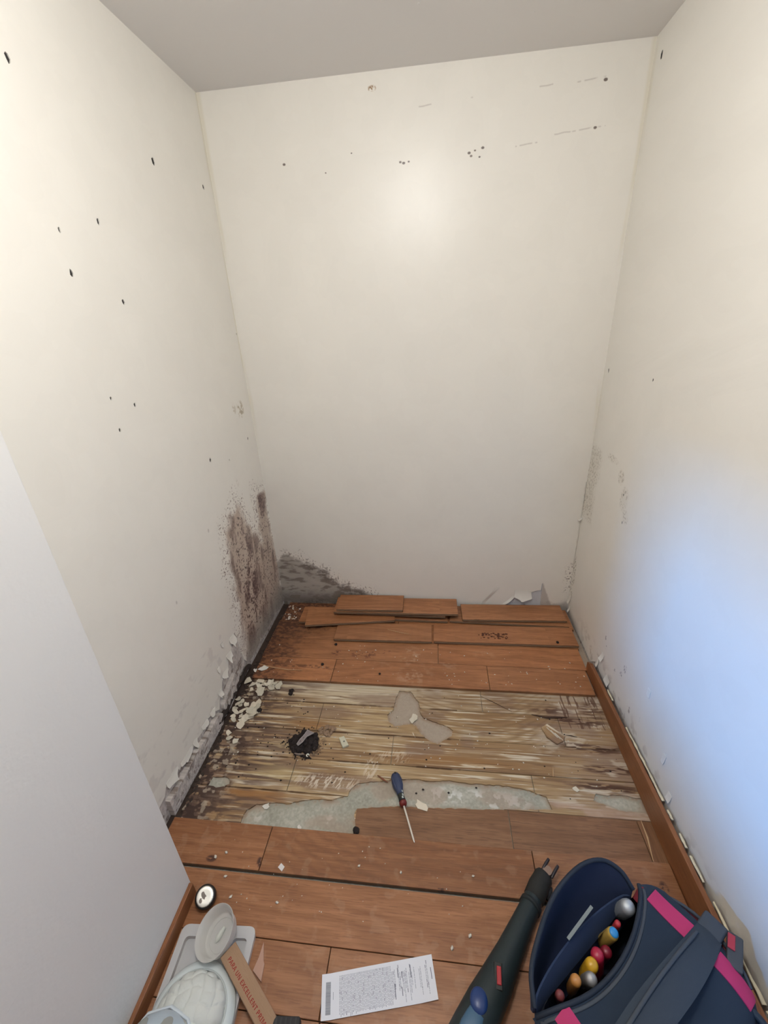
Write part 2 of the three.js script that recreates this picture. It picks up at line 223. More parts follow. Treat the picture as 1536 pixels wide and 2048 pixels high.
// bare glued timber under the laminate (1.72 m x 0.70 m, origin at x -0.94, z -1.52)
const texBare = dataTex(2048, 836, (i, j, c) => {
  const x = -0.94 + i / 2048 * 1.72, z = -1.52 + j / 836 * 0.70;
  const r = z > -0.953 ? 0 : z > -1.085 ? 1 : z > -1.212 ? 2 : z > -1.355 ? 3 : 4;
  const wob = 0.006 * (fbm(x * 3, r * 9, 2, 150) - 0.5), zz = z + wob;
  const fine = fbm(x * 11 + r * 31, zz * 420, 3, 151), mid = fbm(x * 4.5 + r * 17, zz * 120, 4, 153 + r), big = fbm(x * 3.2 + r * 5, zz * 9, 4, 155), pat = fbm(x * 9, zz * 26, 4, 157);
  const tint = [[182, 152, 114], [192, 168, 130], [184, 157, 119], [186, 160, 121], [200, 183, 154]][r];
  const v = (fine - 0.5) * 62 + (mid - 0.5) * 40; c[0] = tint[0] + v; c[1] = tint[1] + v; c[2] = tint[2] + v * 0.9;
  toward(c, 146, 112, 76, sm(0.40, 0.62, big) * 0.6);
  toward(c, 144, 110, 74, sm(-0.3, 0.0, x + 0.2 * (pat - 0.5)) * 0.45);
  toward(c, 112, 84, 60, sm(0.56, 0.70, mid) * (0.35 + 0.45 * fine));                       // dark fibre streaks
  toward(c, 218, 206, 184, sm(0.44, 0.32, fbm(x * 6 + r * 3, zz * 170, 3, 158)) * (0.35 + 0.6 * sm(0.42, 0.6, pat)));   // torn pale fibre
  toward(c, 132, 106, 90, sm(0.52, 0.68, fbm(x * 7 + 3, zz * 13, 4, 159)) * 0.5);
  if (r > 2 && x > -0.08 && x < 0.52) { const dx = x - 0.16, ring = 0.5 + 0.5 * Math.sin((z * 210 + dx * dx * 260 + fbm(x * 6, z * 30, 2, 160) * 7)); toward(c, 124, 94, 62, ring * ring * 0.4); }
  toward(c, 206, 196, 176, sm(-1.40, -1.45, z + 0.06 * (pat - 0.5)) * sm(0.35, 0.6, mid) * 0.55);
  toward(c, 158, 104, 50, Math.max(streak(x, z, -0.66, -0.93, 0.14, 0.025), streak(x, z, -0.52, -1.24, 0.1, 0.02) * 0.7, streak(x, z, 0.05, -1.12, 0.3, 0.02) * 0.5) * 0.6 * (0.5 + fine));
  toward(c, 208, 190, 144, streak(x, z, -0.62, -1.02, 0.13, 0.04) * 0.5 + streak(x, z, -0.6, -1.13, 0.12, 0.03) * 0.4);
  for (const [sz, sx0, sx1] of [[-0.953, -0.9, -0.45], [-1.085, -0.9, 0.1], [-1.212, -0.9, 0.2], [-1.355, -0.9, 0.1]]) if (x > sx0 && x < sx1) toward(c, 96, 68, 46, sm(0.007, 0.001, Math.abs(z - sz)) * sm(0.35, 0.6, fbm(x * 20, sz * 9, 3, 162)) * 0.7);
  // grey mauve weathering and dark rot to the right
  const rt = sm(0.38, 0.6, x + 0.3 * (pat - 0.5)) * sm(-0.93, -1.0, z); toward(c, 160, 138, 120, rt * 0.6 * sm(0.3, 0.6, fine)); toward(c, 214, 204, 186, rt * sm(0.6, 0.7, pat) * 0.6);
  const dr = Math.max(streak(x, z, 0.62, -1.215, 0.14, 0.022), streak(x, z, 0.66, -1.13, 0.12, 0.02), streak(x, z, 0.62, -1.06, 0.14, 0.018), streak(x, z, 0.6, -1.335, 0.12, 0.018), streak(x, z, 0.5, -1.38, 0.09, 0.02) * 0.8, streak(x, z, 0.68, -1.4, 0.06, 0.05) * 0.7);
  toward(c, 82, 54, 40, dr * sm(0.40, 0.58, fbm(x * 26, z * 150, 3, 161)) * 0.9);
  if (x > 0.55 && z < -1.30) toward(c, 92, 62, 46, sm(0.60, 0.70, fbm(x * 160, z * 16, 2, 163)) * 0.7);
  // mould and wet dirt beside the left wall
  const lf = sm(-0.42, -0.80, x + 0.34 * (fbm(x * 5, z * 40, 3, 165) - 0.5)); toward(c, 96, 74, 62, lf * sm(0.40, 0.60, fbm(x * 9, z * 95, 4, 167)) * 0.9);
  toward(c, 66, 48, 42, sm(-0.70, -0.86, x + 0.16 * (pat - 0.5)) * sm(0.38, 0.56, fbm(x * 44, z * 60, 4, 169)) * 0.9);
  toward(c, 190, 178, 158, sm(-0.7, -0.85, x) * sm(0.60, 0.70, fbm(x * 40, z * 44, 3, 171)) * 0.7);
  toward(c, 62, 48, 42, blob(x, z, -0.53, -1.145, 0.09, 0.06) * sm(0.55, 0.68, fbm(x * 120, z * 120, 2, 173)) * 0.9);
  // chalky scrape marks
  const ch = Math.max(blob(x, z, -0.40, -1.0, 0.14, 0.03), blob(x, z, -0.24, -1.06, 0.03, 0.05) * 0.8, blob(x, z, -0.16, -1.12, 0.08, 0.03) * 0.5); toward(c, 226, 214, 196, ch * sm(0.50, 0.62, fbm(x * 190 + z * 90, z * 60, 2, 175)) * 0.8);
  toward(c, 190, 162, 146, blob(x, z, 0.45, -0.965, 0.3, 0.03) * sm(0.35, 0.55, pat) * 0.6);
});
const texScreed = dataTex(1024, 1024, (i, j, c) => {
  const x = -0.95 + i / 1024 * 1.75, z = -2.1 + j / 1024 * 1.75;
  const a = fbm(x * 14, z * 14, 4, 181), b = fbm(x * 160, z * 160, 2, 183), v = (a - 0.5) * 40 + (b - 0.5) * 34; c[0] = 176 + v; c[1] = 174 + v; c[2] = 160 + v;
  toward(c, 226, 226, 220, Math.max(blob(x, z, 0.20, -0.985, 0.16, 0.035), blob(x, z, 0.03, -0.99, 0.07, 0.03), blob(x, z, -0.355, -0.872, 0.022, 0.018), blob(x, z, -0.62, -0.865, 0.03, 0.03) * 0.6) * sm(0.52, 0.64, fbm(x * 55, z * 55, 3, 185)) * 0.85);
  toward(c, 172, 152, 134, Math.max(sm(0.5, 0.66, fbm(x * 8, z * 12, 4, 187)) * 0.55, sm(-1.12, -1.18, z) * 0.7));
  { const e = Math.min(Math.abs(polyDist(x, z, P1)), Math.abs(polyDist(x, z, P2)), Math.abs(polyDist(x, z, P3))); toward(c, 150, 122, 98, sm(0.018, 0.0, e + 0.012 * (a - 0.5)) * 0.65 * sm(0.35, 0.6, b * 0.4 + a * 0.6)); }
  toward(c, 52, 38, 32, sm(-0.86, -0.90, x + 0.02 * (a - 0.5)) * 0.9);
});
const texFabric = dataTex(256, 256, (i, j, c) => { const v = 128 + 70 * Math.sin(i * Math.PI / 2) * Math.sin(j * Math.PI / 2) + (vn(i / 3, j / 3, 191) - 0.5) * 60; c[0] = c[1] = c[2] = v; }, false);

// ---------------------------------------------------------------- materials
for (const t of [texLeft, texBack, texRight]) t.wrapS = t.wrapT = THREE.ClampToEdgeWrapping;
const wallMat = (map) => std({ map, roughness: 0.42, bumpMap: texPeel, bumpScale: 0.0006 });
const M = {
  left: wallMat(texLeft), back: std({ map: texBack, roughness: 0.36, bumpMap: texPeel, bumpScale: 0.0006 }), right: wallMat(texRight),
  paint: std({ color: lin(0.84, 0.81, 0.74), roughness: 0.45 }),
  ceiling: std({ color: lin(0.82, 0.80, 0.78), roughness: 0.9 }),
  plaster: std({ map: texPlaster, roughness: 0.95, bumpMap: texPlaster, bumpScale: 0.004 }),
  chip: std({ color: lin(0.80, 0.77, 0.70), roughness: 0.7 }),
  screed: std({ map: texScreed, roughness: 0.9, bumpMap: texScreed, bumpScale: 0.002 }),
  lam: std({ map: texLam, roughness: 0.42, vertexColors: true }), lamBack: std({ map: texLamBack, roughness: 0.45, vertexColors: true }), lamFront: std({ map: texLamFront, roughness: 0.42, vertexColors: true }),
  bare: std({ map: texBare, roughness: 0.78, bumpMap: texBare, bumpScale: 0.0025 }),
  oldVeneer: std({ map: texLam, roughness: 0.5, color: lin(0.60, 0.68, 0.76) }),
  skirt: std({ map: texLam, roughness: 0.4, color: lin(0.66, 0.60, 0.54) }),
  hole: std({ color: lin(0.03, 0.026, 0.024), roughness: 0.9 }),
  caulk: std({ color: lin(0.72, 0.64, 0.46), roughness: 0.8 }),
};

// ---------------------------------------------------------------- floor
const floor = structure(mesh('floor', setUV(box(-1.05, 0.88, -0.16, -0.0205, -2.2, 2.32), (x, y, z) => [(x + 0.95) / 1.75, (z + 2.1) / 1.75]), M.screed), 'grey screed floor with brown laminate boards and stripped bare timber', 'floor');
function plankGeo(L, W, T, ch, ou, ov, core = [0.62, 0.66, 0.66], su = 1.28, sv = 0.64) {      // lies along x, top at y 0; core is the pressed-fibre edge
  const a = L / 2, b = W / 2, h = 0.0006; const B = [[-a, -T, -b], [a, -T, -b], [a, -T, b], [-a, -T, b]], S = [[-a, -ch, -b], [a, -ch, -b], [a, -ch, b], [-a, -ch, b]], C = [[-a + ch, 0, -b + ch], [a - ch, 0, -b + ch], [a - ch, 0, b - ch], [-a + ch, 0, b - ch]];
  const L3 = []; const q = (p, r, s, t) => L3.push(p, r, s, p, s, t);
  q(C[3], C[2], C[1], C[0]);
  for (let k = 0; k < 4; k++) { const n = (k + 1) % 4; q(S[n], S[k], C[k], C[n]); }
  for (let k = 0; k < 4; k++) { const n = (k + 1) % 4; q(B[n], B[k], S[k], S[n]); }
  q(B[0], B[1], B[2], B[3]);
  const g = tri(L3, (x, y, z) => [(x + ou) / su, (z + y * 0.5 + ov) / sv]);
  const tone = rr(0.93, 1.07), warm = rr(0.97, 1.03); const col = []; for (let k = 0; k < L3.length; k++) col.push(...(k < 30 ? [tone * warm, tone, tone / warm] : core)); g.setAttribute('color', new THREE.Float32BufferAttribute(col, 3)); return g;
}
const T = 0.014;
function fixedPlank(x0, x1, z0, z1, drop = 0) { const back = z1 < -1.4, front = z0 > -0.9 && z1 < -0.25, cx = (x0 + x1) / 2, cz = (z0 + z1) / 2; const g = back ? plankGeo(x1 - x0, z1 - z0, T, 0.0011, cx + 0.93, cz + 2.09, undefined, 1.70, 0.64) : front ? plankGeo(x1 - x0, z1 - z0, T, 0.0011, cx + 0.93, cz + 0.84, undefined, 1.70, 0.64) : plankGeo(x1 - x0, z1 - z0, T, 0.0011, rr(0, 1.2), rr(0, 0.6)); const m = mesh('plank', g, back ? M.lamBack : front ? M.lamFront : M.lam, floor); m.position.set((x0 + x1) / 2, drop, (z0 + z1) / 2); return m; }
{
  const G = 0.0020;
  const row = (z0, z1, cuts) => { for (let k = 0; k < cuts.length - 1; k++) fixedPlank(cuts[k] + G / 2, cuts[k + 1] - G / 2, z0 + G / 2, z1 - G / 2, -rr(0, 0.0006)); };
  row(-0.827, -0.6955, [-0.905, -0.546, 0.309, 0.718]);
  row(-0.688, -0.543, [-0.84, 0.42, 0.718]);                            // a wider gap opens before this row
  row(-0.543, -0.407, [-0.722, -0.278, 0.718]);
  row(-0.407, -0.270, [-0.722, -0.275, 0.60, 0.718]);
  row(-0.270, -0.13, [-0.722, 0.1, 0.718]); row(-0.13, 0.01, [-0.722, 0.45, 0.718]);
  for (let k = 0; k < 15; k++) row(0.01 + k * 0.14, 0.15 + k * 0.14, [-0.722, -0.3 + (k % 3) * 0.3, 0.735]);
  row(-1.615, -1.467, [-0.885, -0.492, 0.254, 0.713]);
  row(-1.757, -1.615, [-0.890, 0.02, 0.722]);
  row(-1.905, -1.757, [-0.892, -0.54, 0.30, 0.728]);
  row(-2.076, -1.905, [-0.885, -0.2, 0.745]);
}
// the stripped field between: thin glued boards with pieces missing, grey screed below
function ragged(P, amp, step = 0.012) { const o = []; for (let i = 0; i < P.length; i++) { const a = P[i], b = P[(i + 1) % P.length], d = Math.hypot(b[0] - a[0], b[1] - a[1]), n = Math.max(1, Math.round(d / step)); for (let k = 0; k < n; k++) { const t = k / n; o.push([mix(a[0], b[0], t) + rr(-amp, amp), mix(a[1], b[1], t) + rr(-amp, amp)]); } } return o; }
const cutters = [ragged(P1, 0.0022), ragged(P2, 0.002), ragged(P3, 0.002), ragged([[-0.845, -0.985], [-0.79, -0.99], [-0.765, -0.965], [-0.80, -0.945], [-0.85, -0.95]], 0.003)].map(p => prism(p, -0.05, 0.05));
{
  const rows = [[-0.953, -0.80, [-0.895, 0.256, 0.676, 0.725]], [-1.085, -0.953, [-0.895, -0.541, 0.36, 0.725]], [-1.212, -1.085, [-0.893, -0.166, 0.725]], [-1.355, -1.212, [-0.890, -0.497, 0.52, 0.725]], [-1.51, -1.355, [-0.888, 0.21, 0.725]]];
  rows.forEach(([z0, z1, cuts], ri) => {
    for (let k = 0; k < cuts.length - 1; k++) {
      const G = 0.0011, x0 = cuts[k] + G, x1 = cuts[k + 1] - G, veneer = ri === 0 && k > 0;
      const out = [[x0, z0 + G], [x1, z0 + G], [x1, z1 - G], [x0, z1 - G]]; if (k === 0) { out.splice(3, 1); for (let s = 0; s <= 10; s++) out.push([x0 + rr(-0.012, 0.012), mix(z1 - G, z0 + G, s / 10)]); out.splice(0, 1); }
      let g = prism(out, -0.0205, YB + (veneer ? 0.001 : rr(-0.0006, 0.0004)), 0.0006);
      g = cut(g, cutters);
      if (ri === 0 && k === 0) {                                        // right half of this board still has its brown veneer: cut off at the grey strip
        const right = cut(g, [box(-1.2, -0.2701, -0.1, 0.1, -2, 0)]); const left = cut(g, [box(-0.2699, 1, -0.1, 0.1, -2, 0)]);
        setUV(left, (x, y, z) => [(x + 0.94) / 1.72, (z + 1.52) / 0.70]); mesh('underlay_board', left, M.bare, floor);
        setUV(right, (x, y, z) => [(x + 0.3) / 1.28, (z + 0.8) / 0.64]); mesh('underlay_board', right, M.oldVeneer, floor); continue;
      }
      if (veneer) setUV(g, (x, y, z) => k === 2 ? [(z + 0.5) / 1.28, (x + 0.4) / 0.64] : [(x + 0.5) / 1.28, (z + 0.33) / 0.64]); else setUV(g, (x, y, z) => [(x + 0.94) / 1.72, (z + 1.52) / 0.70]);
      mesh('underlay_board', g, veneer ? M.oldVeneer : M.bare, floor);
    }
  });
}

// ---------------------------------------------------------------- walls
const wallL = structure(mesh('wall_left', setUV(box(-1.06, XL - 0.006, -0.16, HC, ZB - 0.12, ZP), (x, y, z) => [z * 2, y * 2]), M.plaster), 'cream painted left wall with screw holes, mould and peeling base', 'wall');
function wallHoles(shape, list) { for (const [a, b, r] of list) { const h = new THREE.Path(); const n = 7, ph = a * 37; for (let k = 0; k < n; k++) { const t = -k / n * 6.2832, q = r * (0.75 + 0.5 * hsh(k, Math.round(ph * 100), 5)); const X = a + Math.cos(t) * q * 0.8, Y = b + Math.sin(t) * q * 1.15; k ? h.lineTo(X, Y) : h.moveTo(X, Y); } h.closePath(); shape.holes.push(h); } }
{
  const edge = [[-0.632, 0.05], [-0.70, 0.085], [-0.78, 0.078], [-0.84, 0.086], [-0.855, 0.108], [-0.93, 0.102], [-0.935, 0.088], [-0.96, 0.094], [-1.02, 0.098], [-1.025, 0.082], [-1.06, 0.088], [-1.10, 0.080], [-1.15, 0.092], [-1.20, 0.076], [-1.235, 0.048], [-1.25, 0.085], [-1.28, 0.10], [-1.30, 0.14], [-1.335, 0.155], [-1.36, 0.145], [-1.385, 0.19], [-1.42, 0.205], [-1.45, 0.245], [-1.475, 0.262], [-1.49, 0.235], [-1.495, 0.15], [-1.51, 0.07], [-1.53, 0.04], [-1.56, 0.022], [-1.62, 0.014], [-1.7, 0.018], [-1.8, 0.008], [-1.9, 0.014], [-2.0, 0.006], [ZB, 0.008]];
  const s = shapeOf([[0.632, HC], ...edge.map(p => [-p[0], p[1]]), [-ZB, HC]]);
  const holes = [[2.114, -1.151, 0.0085], [2.07, -1.659, 0.011], [2.081, -1.998, 0.009], [1.841, -1.304, 0.007], [1.797, -1.15, 0.005], [1.703, -1.146, 0.0075], [1.641, -1.319, 0.0075], [1.533, -2.067, 0.005], [1.387, -1.151, 0.005], [1.352, -1.243, 0.007], [1.296, -1.149, 0.0055], [1.054, -1.989, 0.008], [1.062, -1.603, 0.009], [1.013, -1.761, 0.005]];
  wallHoles(s, holes.map(([y, z, r]) => [-z, y, r]));
  const g = new THREE.ExtrudeGeometry(s, { depth: 0.006, bevelEnabled: false }); g.rotateY(Math.PI / 2); g.translate(XL - 0.006, 0, 0);
  setUV(g, (x, y, z) => [(z - ZB) / 1.48, y / 2.4]); mesh('paint_layer', g, M.left, wallL);
  for (const [y, z, r] of holes) { const d = new THREE.CylinderGeometry(r * 1.3, r * 1.3, 0.003, 10); d.rotateZ(Math.PI / 2); d.translate(XL - 0.0045, y, z); mesh('screw_hole', d, M.hole, wallL); }
  // lifted strips and curls of paint along the broken edge
  const flap = (z0, z1, y0, y1, out, curl) => mesh('paint_flap', sheet(8, 4, (u, v) => { const e = Math.pow(Math.sin(Math.PI * (0.06 + 0.88 * u)), 0.6), j = fbm(u * 4 + z0 * 90, 2, 2, 5); return [XL + 0.0012 + out * 0.6 * e * (1 - v) ** 2 * (0.4 + j), mix(y1 - (y1 - y0) * e * (0.45 + 0.75 * j), y1 + 0.006 * j, v), mix(z0, z1, u + 0.1 * (1 - v) * Math.sin(u * 9 + z0 * 40))]; }, 0.001), M.chip, wallL);
  flap(-0.86, -0.93, 0.078, 0.118, 0.016, 0.004); flap(-0.945, -1.02, 0.07, 0.10, 0.010, 0.004); flap(-1.03, -1.06, 0.066, 0.10, 0.013, -0.004); flap(-1.10, -1.145, 0.07, 0.10, 0.012, 0.005); flap(-1.17, -1.21, 0.066, 0.095, 0.011, -0.004);
  flap(-1.25, -1.28, 0.085, 0.12, 0.018, 0.006); flap(-1.31, -1.36, 0.13, 0.165, 0.014, 0.008); flap(-1.37, -1.42, 0.17, 0.215, 0.022, 0.006); flap(-1.425, -1.47, 0.2, 0.265, 0.026, 0.01); flap(-1.355, -1.375, 0.27, 0.30, 0.008, 0); flap(-1.29, -1.305, 0.19, 0.22, 0.010, 0);
  // hanging slab of broken plaster in the dark corner
  const slab = (pts, x0, x1) => { const q = new THREE.ExtrudeGeometry(shapeOf(pts.map(p => [-p[0], p[1]])), { depth: x1 - x0, bevelEnabled: true, bevelSize: 0.0015, bevelThickness: 0.0015, bevelSegments: 1 }); q.rotateY(Math.PI / 2); q.translate(x0, 0, 0); setUV(q, (x, y, z) => [z * 3, y * 3]); mesh('plaster_slab', q, M.plaster, wallL); };
  slab([[-0.84, -0.015], [-0.84, 0.06], [-0.93, 0.055], [-1.02, 0.062], [-1.1, 0.05], [-1.2, 0.055], [-1.23, 0.03], [-1.22, -0.015]], XL - 0.006, XL + 0.012);
  { const P = [], R = []; for (let k = 0; k <= 22; k++) { P.push([XL + 0.006 + rr(-0.002, 0.004), 0.006 + rr(-0.006, 0.012) + (k > 12 ? 0.012 : 0), mix(-1.19, -1.53, k / 22)]); R.push([0.007 + rr(-0.002, 0.004), 0.011 + rr(-0.004, 0.008)]); } mesh('rotten_batten', sweep(P, R, 8), std({ color: lin(0.035, 0.024, 0.02), roughness: 0.95 }), wallL); }
  slab([[-1.25, -0.01], [-1.26, 0.05], [-1.33, 0.09], [-1.39, 0.10], [-1.42, 0.05], [-1.36, 0.0], [-1.30, -0.012]], XL - 0.006, XL + 0.009);
}
const wallB = structure(mesh('wall_back', setUV(box(-1.06, 0.87, -0.16, HC, ZB - 0.12, ZB - 0.006), (x, y, z) => [x * 2, y * 2]), std({ color: lin(0.60, 0.61, 0.63), roughness: 0.9, bumpMap: texPlaster, bumpScale: 0.002 })), 'cream painted back wall with mould and torn paint low down', 'wall');
{
  const edge = [[XL, -0.02], [-0.6, -0.02], [-0.2, -0.02], [0.3, -0.02], [0.365, -0.02], [0.372, 0.01], [0.40, 0.026], [0.425, 0.04], [0.445, 0.072], [0.462, 0.088], [0.478, 0.092], [0.485, 0.078], [0.497, 0.07], [0.512, 0.078], [0.528, 0.084], [0.538, 0.100], [0.55, 0.115], [0.575, 0.125], [0.598, 0.130], [0.6, 0.175], [0.604, 0.175], [0.606, -0.02], [0.68, -0.02], [XR, -0.02]];
  const s = shapeOf([[XR, HC], [XL, HC], ...edge]);
  const g = new THREE.ExtrudeGeometry(s, { depth: 0.006, bevelEnabled: false }); g.translate(0, 0, ZB - 0.006);
  setUV(g, (x, y) => [(x - XL) / 1.68, y / 2.4]); mesh('paint_layer', g, M.back, wallB);
  mesh('paint_flap', sheet(8, 5, (u, v) => [mix(0.455, 0.545, u) + 0.008 * (1 - v) * Math.sin(u * 8), mix(0.060 + 0.02 * Math.abs(u - 0.55) * 2, 0.125, v), ZB + 0.002 + 0.022 * (1 - v) ** 2 * (0.4 + 0.6 * Math.sin(u * 3.1))], 0.0012), M.chip, wallB);
  mesh('paint_flap', sheet(8, 3, (u, v) => [mix(0.272, 0.352, u) + 0.02 * v, mix(0.03, 0.145, Math.pow(u, 0.85)) - 0.004 * v, ZB + 0.0015 + 0.009 * (1 - v) * Math.sin(u * 3.1)], 0.001), M.chip, wallB);
  mesh('paint_flap', sheet(8, 3, (u, v) => [mix(0.375, 0.45, u) + 0.012 * (1 - v), mix(0.018, 0.085, Math.pow(u, 1.3)) + 0.004 * v, ZB + 0.0015 + 0.010 * (1 - v) * Math.sin(u * 3.1)], 0.001), M.chip, wallB);
}
const wallR = structure(mesh('wall_right', setUV(box(XR + 0.004, 0.88, -0.16, HC, ZB - 0.12, ZF + 0.12), (x, y, z) => [z * 2, y * 2]), M.plaster), 'cream painted right wall with bluish daylight and mould specks', 'wall');
{
  const edge = []; for (let z = ZF; z > ZB; z -= 0.045) edge.push([z, z > -1.65 && z < -0.2 ? 0.035 + 0.028 * fbm(z * 18, 3, 3, 5) : 0.004]); edge.push([ZB, 0.004]);
  const s = shapeOf([[ZB, HC], ...edge.reverse(), [ZF, HC]]);
  const holes = [[2.326, -2.018, 0.010], [1.314, -2.033, 0.008], [1.325, -1.622, 0.005], [0.875, -1.67, 0.006], [0.768, -1.636, 0.006], [1.31, -1.0, 0.005]];
  wallHoles(s, holes.map(([y, z, r]) => [z, y, r]));
  const g = new THREE.ExtrudeGeometry(s, { depth: 0.004, bevelEnabled: false }); g.rotateY(-Math.PI / 2); g.translate(XR + 0.004, 0, 0);
  setUV(g, (x, y, z) => [clamp((z - ZB) / 1.68, 0, 0.999), y / 2.4]); mesh('paint_layer', g, M.right, wallR);
  for (const [y, z, r] of holes) { const d = new THREE.CylinderGeometry(r * 1.3, r * 1.3, 0.002, 10); d.rotateZ(Math.PI / 2); d.translate(XR + 0.0025, y, z); mesh('screw_hole', d, M.hole, wallR); }
  const flap = (z0, z1, y0, y1, out) => mesh('paint_flap', sheet(4, 4, (u, v) => [XR - 0.001 - out * (1 - v) ** 2, mix(y0, y1, v), mix(z0, z1, u + 0.15 * (1 - v) * Math.sin(u * 9))], 0.0012), M.chip, wallR);
  flap(-1.575, -1.55, 0.115, 0.15, 0.012); flap(-1.60, -1.585, 0.05, 0.10, 0.008); flap(-2.06, -2.04, 0.07, 0.125, 0.012); flap(-2.045, -2.03, 0.02, 0.05, 0.01); flap(-2.07, -2.055, 0.575, 0.59, 0.016); flap(-1.035, -1.02, 0.18, 0.215, 0.004); flap(-0.965, -0.945, 0.10, 0.13, 0.006); flap(-1.5, -1.46, 0.06, 0.09, 0.008); flap(-1.20, -1.18, 0.3, 0.33, 0.002);
  // split caulk bead running up the back corner
  const bead = []; const rad = []; for (let k = 0; k <= 24; k++) { const t = k / 24; bead.push([XR - 0.002 - 0.002 * rnd(), mix(0.3, 0.78, t), ZB + 0.003 + 0.002 * rnd()]); rad.push(0.0012 + 0.0022 * rnd()); }
  mesh('caulk_bead', sweep(bead, rad, 6), M.chip, wallR);
}
const ceiling = structure(mesh('ceiling', box(-1.06, 0.88, HC, HC + 0.12, ZB - 0.12, ZF + 0.12), M.ceiling), 'flat grey white ceiling above the alcove', 'ceiling');
for (const [x, z, r] of [[-0.05, -1.75, 0.004], [0.22, -1.78, 0.008], [-0.32, -1.72, 0.003], [0.3, -1.86, 0.004]]) { const d = new THREE.SphereGeometry(r, 8, 5); d.scale(1, 0.25, 1.3); d.translate(x, HC, z); mesh('paint_blister', d, M.ceiling, ceiling); }
{
  const s = shapeOf([[-ZF, 0 - 0.16], [-ZP, -0.16], [-ZP, HC], [-ZF, HC]]); const h = new THREE.Path([[-WIN.z1, WIN.y0], [-WIN.z1, WIN.y1], [-WIN.z0, WIN.y1], [-WIN.z0, WIN.y0]].map(p => new THREE.Vector2(...p))); s.holes.push(h);
  const g = new THREE.ExtrudeGeometry(s, { depth: 0.12, bevelEnabled: true, bevelSize: 0.003, bevelThickness: 0.003, bevelSegments: 2, bevelOffset: -0.003 }); g.rotateY(Math.PI / 2); g.translate(XP - 0.123, 0, 0);
  structure(mesh('wall_near_left', setUV(g, (x, y, z) => [z * 2, y * 2]), std({ color: lin(0.80, 0.79, 0.77), roughness: 0.5, bumpMap: texPeel, bumpScale: 0.0006 })), 'plain pale wall corner projecting in the left foreground', 'wall');
  structure(mesh('wall_closing', box(XP - 0.4, XP - 0.122, -0.16, HC, ZP, ZP + 0.12), M.paint), 'hidden return between the alcove and the projecting wall', 'wall');
  structure(mesh('wall_rear', box(-1.06, 0.88, -0.16, HC, ZF, ZF + 0.12), M.paint), 'pale wall behind the camera', 'wall');
  const w = new THREE.Group(); w.name = 'window_1'; scene.add(w); structure(w, 'small high window beside the camera letting in blue daylight', 'window');
  const x0 = XP - 0.10, x1 = XP - 0.06, f = 0.03; const wm = std({ color: lin(0.8, 0.8, 0.8), roughness: 0.4 });
  mesh('frame', mergeGeometries([box(x0, x1, WIN.y0, WIN.y0 + f, WIN.z0, WIN.z1), box(x0, x1, WIN.y1 - f, WIN.y1, WIN.z0, WIN.z1), box(x0, x1, WIN.y0, WIN.y1, WIN.z0, WIN.z0 + f), box(x0, x1, WIN.y0, WIN.y1, WIN.z1 - f, WIN.z1)]), wm, w);
  mesh('pane', box(x0 + 0.018, x0 + 0.022, WIN.y0 + f, WIN.y1 - f, WIN.z0 + f, WIN.z1 - f), phys({ color: 0xffffff, transmission: 1, thickness: 0, roughness: 0, ior: 1.45 }), w);
}
// skirting boards
{
  const top = (z) => mix(0.055, 0.108, sm(-1.65, -0.55, z) * 0.9 + 0.1);
  const s = shapeOf([[-1.628, -0.013], [-1.628, 0.04], [-1.60, 0.056], [-1.2, 0.078], [-0.65, 0.104], [-0.2, 0.11], [ZF, 0.11], [ZF, -0.013]]);
  const g = new THREE.ExtrudeGeometry(s, { depth: 0.011, bevelEnabled: true, bevelSize: 0.002, bevelThickness: 0.002, bevelSegments: 2, bevelOffset: -0.002 }); g.rotateY(-Math.PI / 2); g.translate(0.733, 0, 0);
  setUV(g, (x, y, z) => [z / 1.28, (y + x + 0.2) / 0.64]);
  const b = structure(mesh('baseboard_right', g, M.skirt), 'brown wood-effect skirting board pulled away from the right wall', 'skirting');
  for (const [z0, z1] of [[-1.44, -1.38], [-1.245, -0.96], [-0.93, -0.90], [-0.86, -0.82], [-0.80, -0.735], [-0.69, -0.50], [-0.49, -0.36]]) {
    const P = [], R = [], n = Math.max(4, Math.round((z1 - z0) / 0.02)); for (let k = 0; k <= n; k++) { const z = mix(z0, z1, k / n), yt = z < -1.2 ? mix(0.056, 0.078, (z + 1.6) / 0.4) : mix(0.078, 0.104, (z + 1.2) / 0.55); P.push([0.742 + rr(-0.001, 0.001), yt - 0.002 + rr(-0.002, 0.001), z]); R.push([0.0042 + rr(-0.002, 0.0012), 0.003]); }
    mesh('filler_strip', sweep(P, R, 7), M.caulk, b);
  }
  const g2 = new RoundedBoxGeometry(0.012, 0.064, ZF - ZP - 0.01, 2, 0.002); g2.translate(XP + 0.006, 0.018, (ZF + ZP) / 2);
  setUV(g2, (x, y, z) => [z / 1.28, (y + x + 0.4) / 0.64]);
  structure(mesh('baseboard_left', g2, M.skirt), 'brown wood-effect skirting board along the projecting left wall', 'skirting');
}

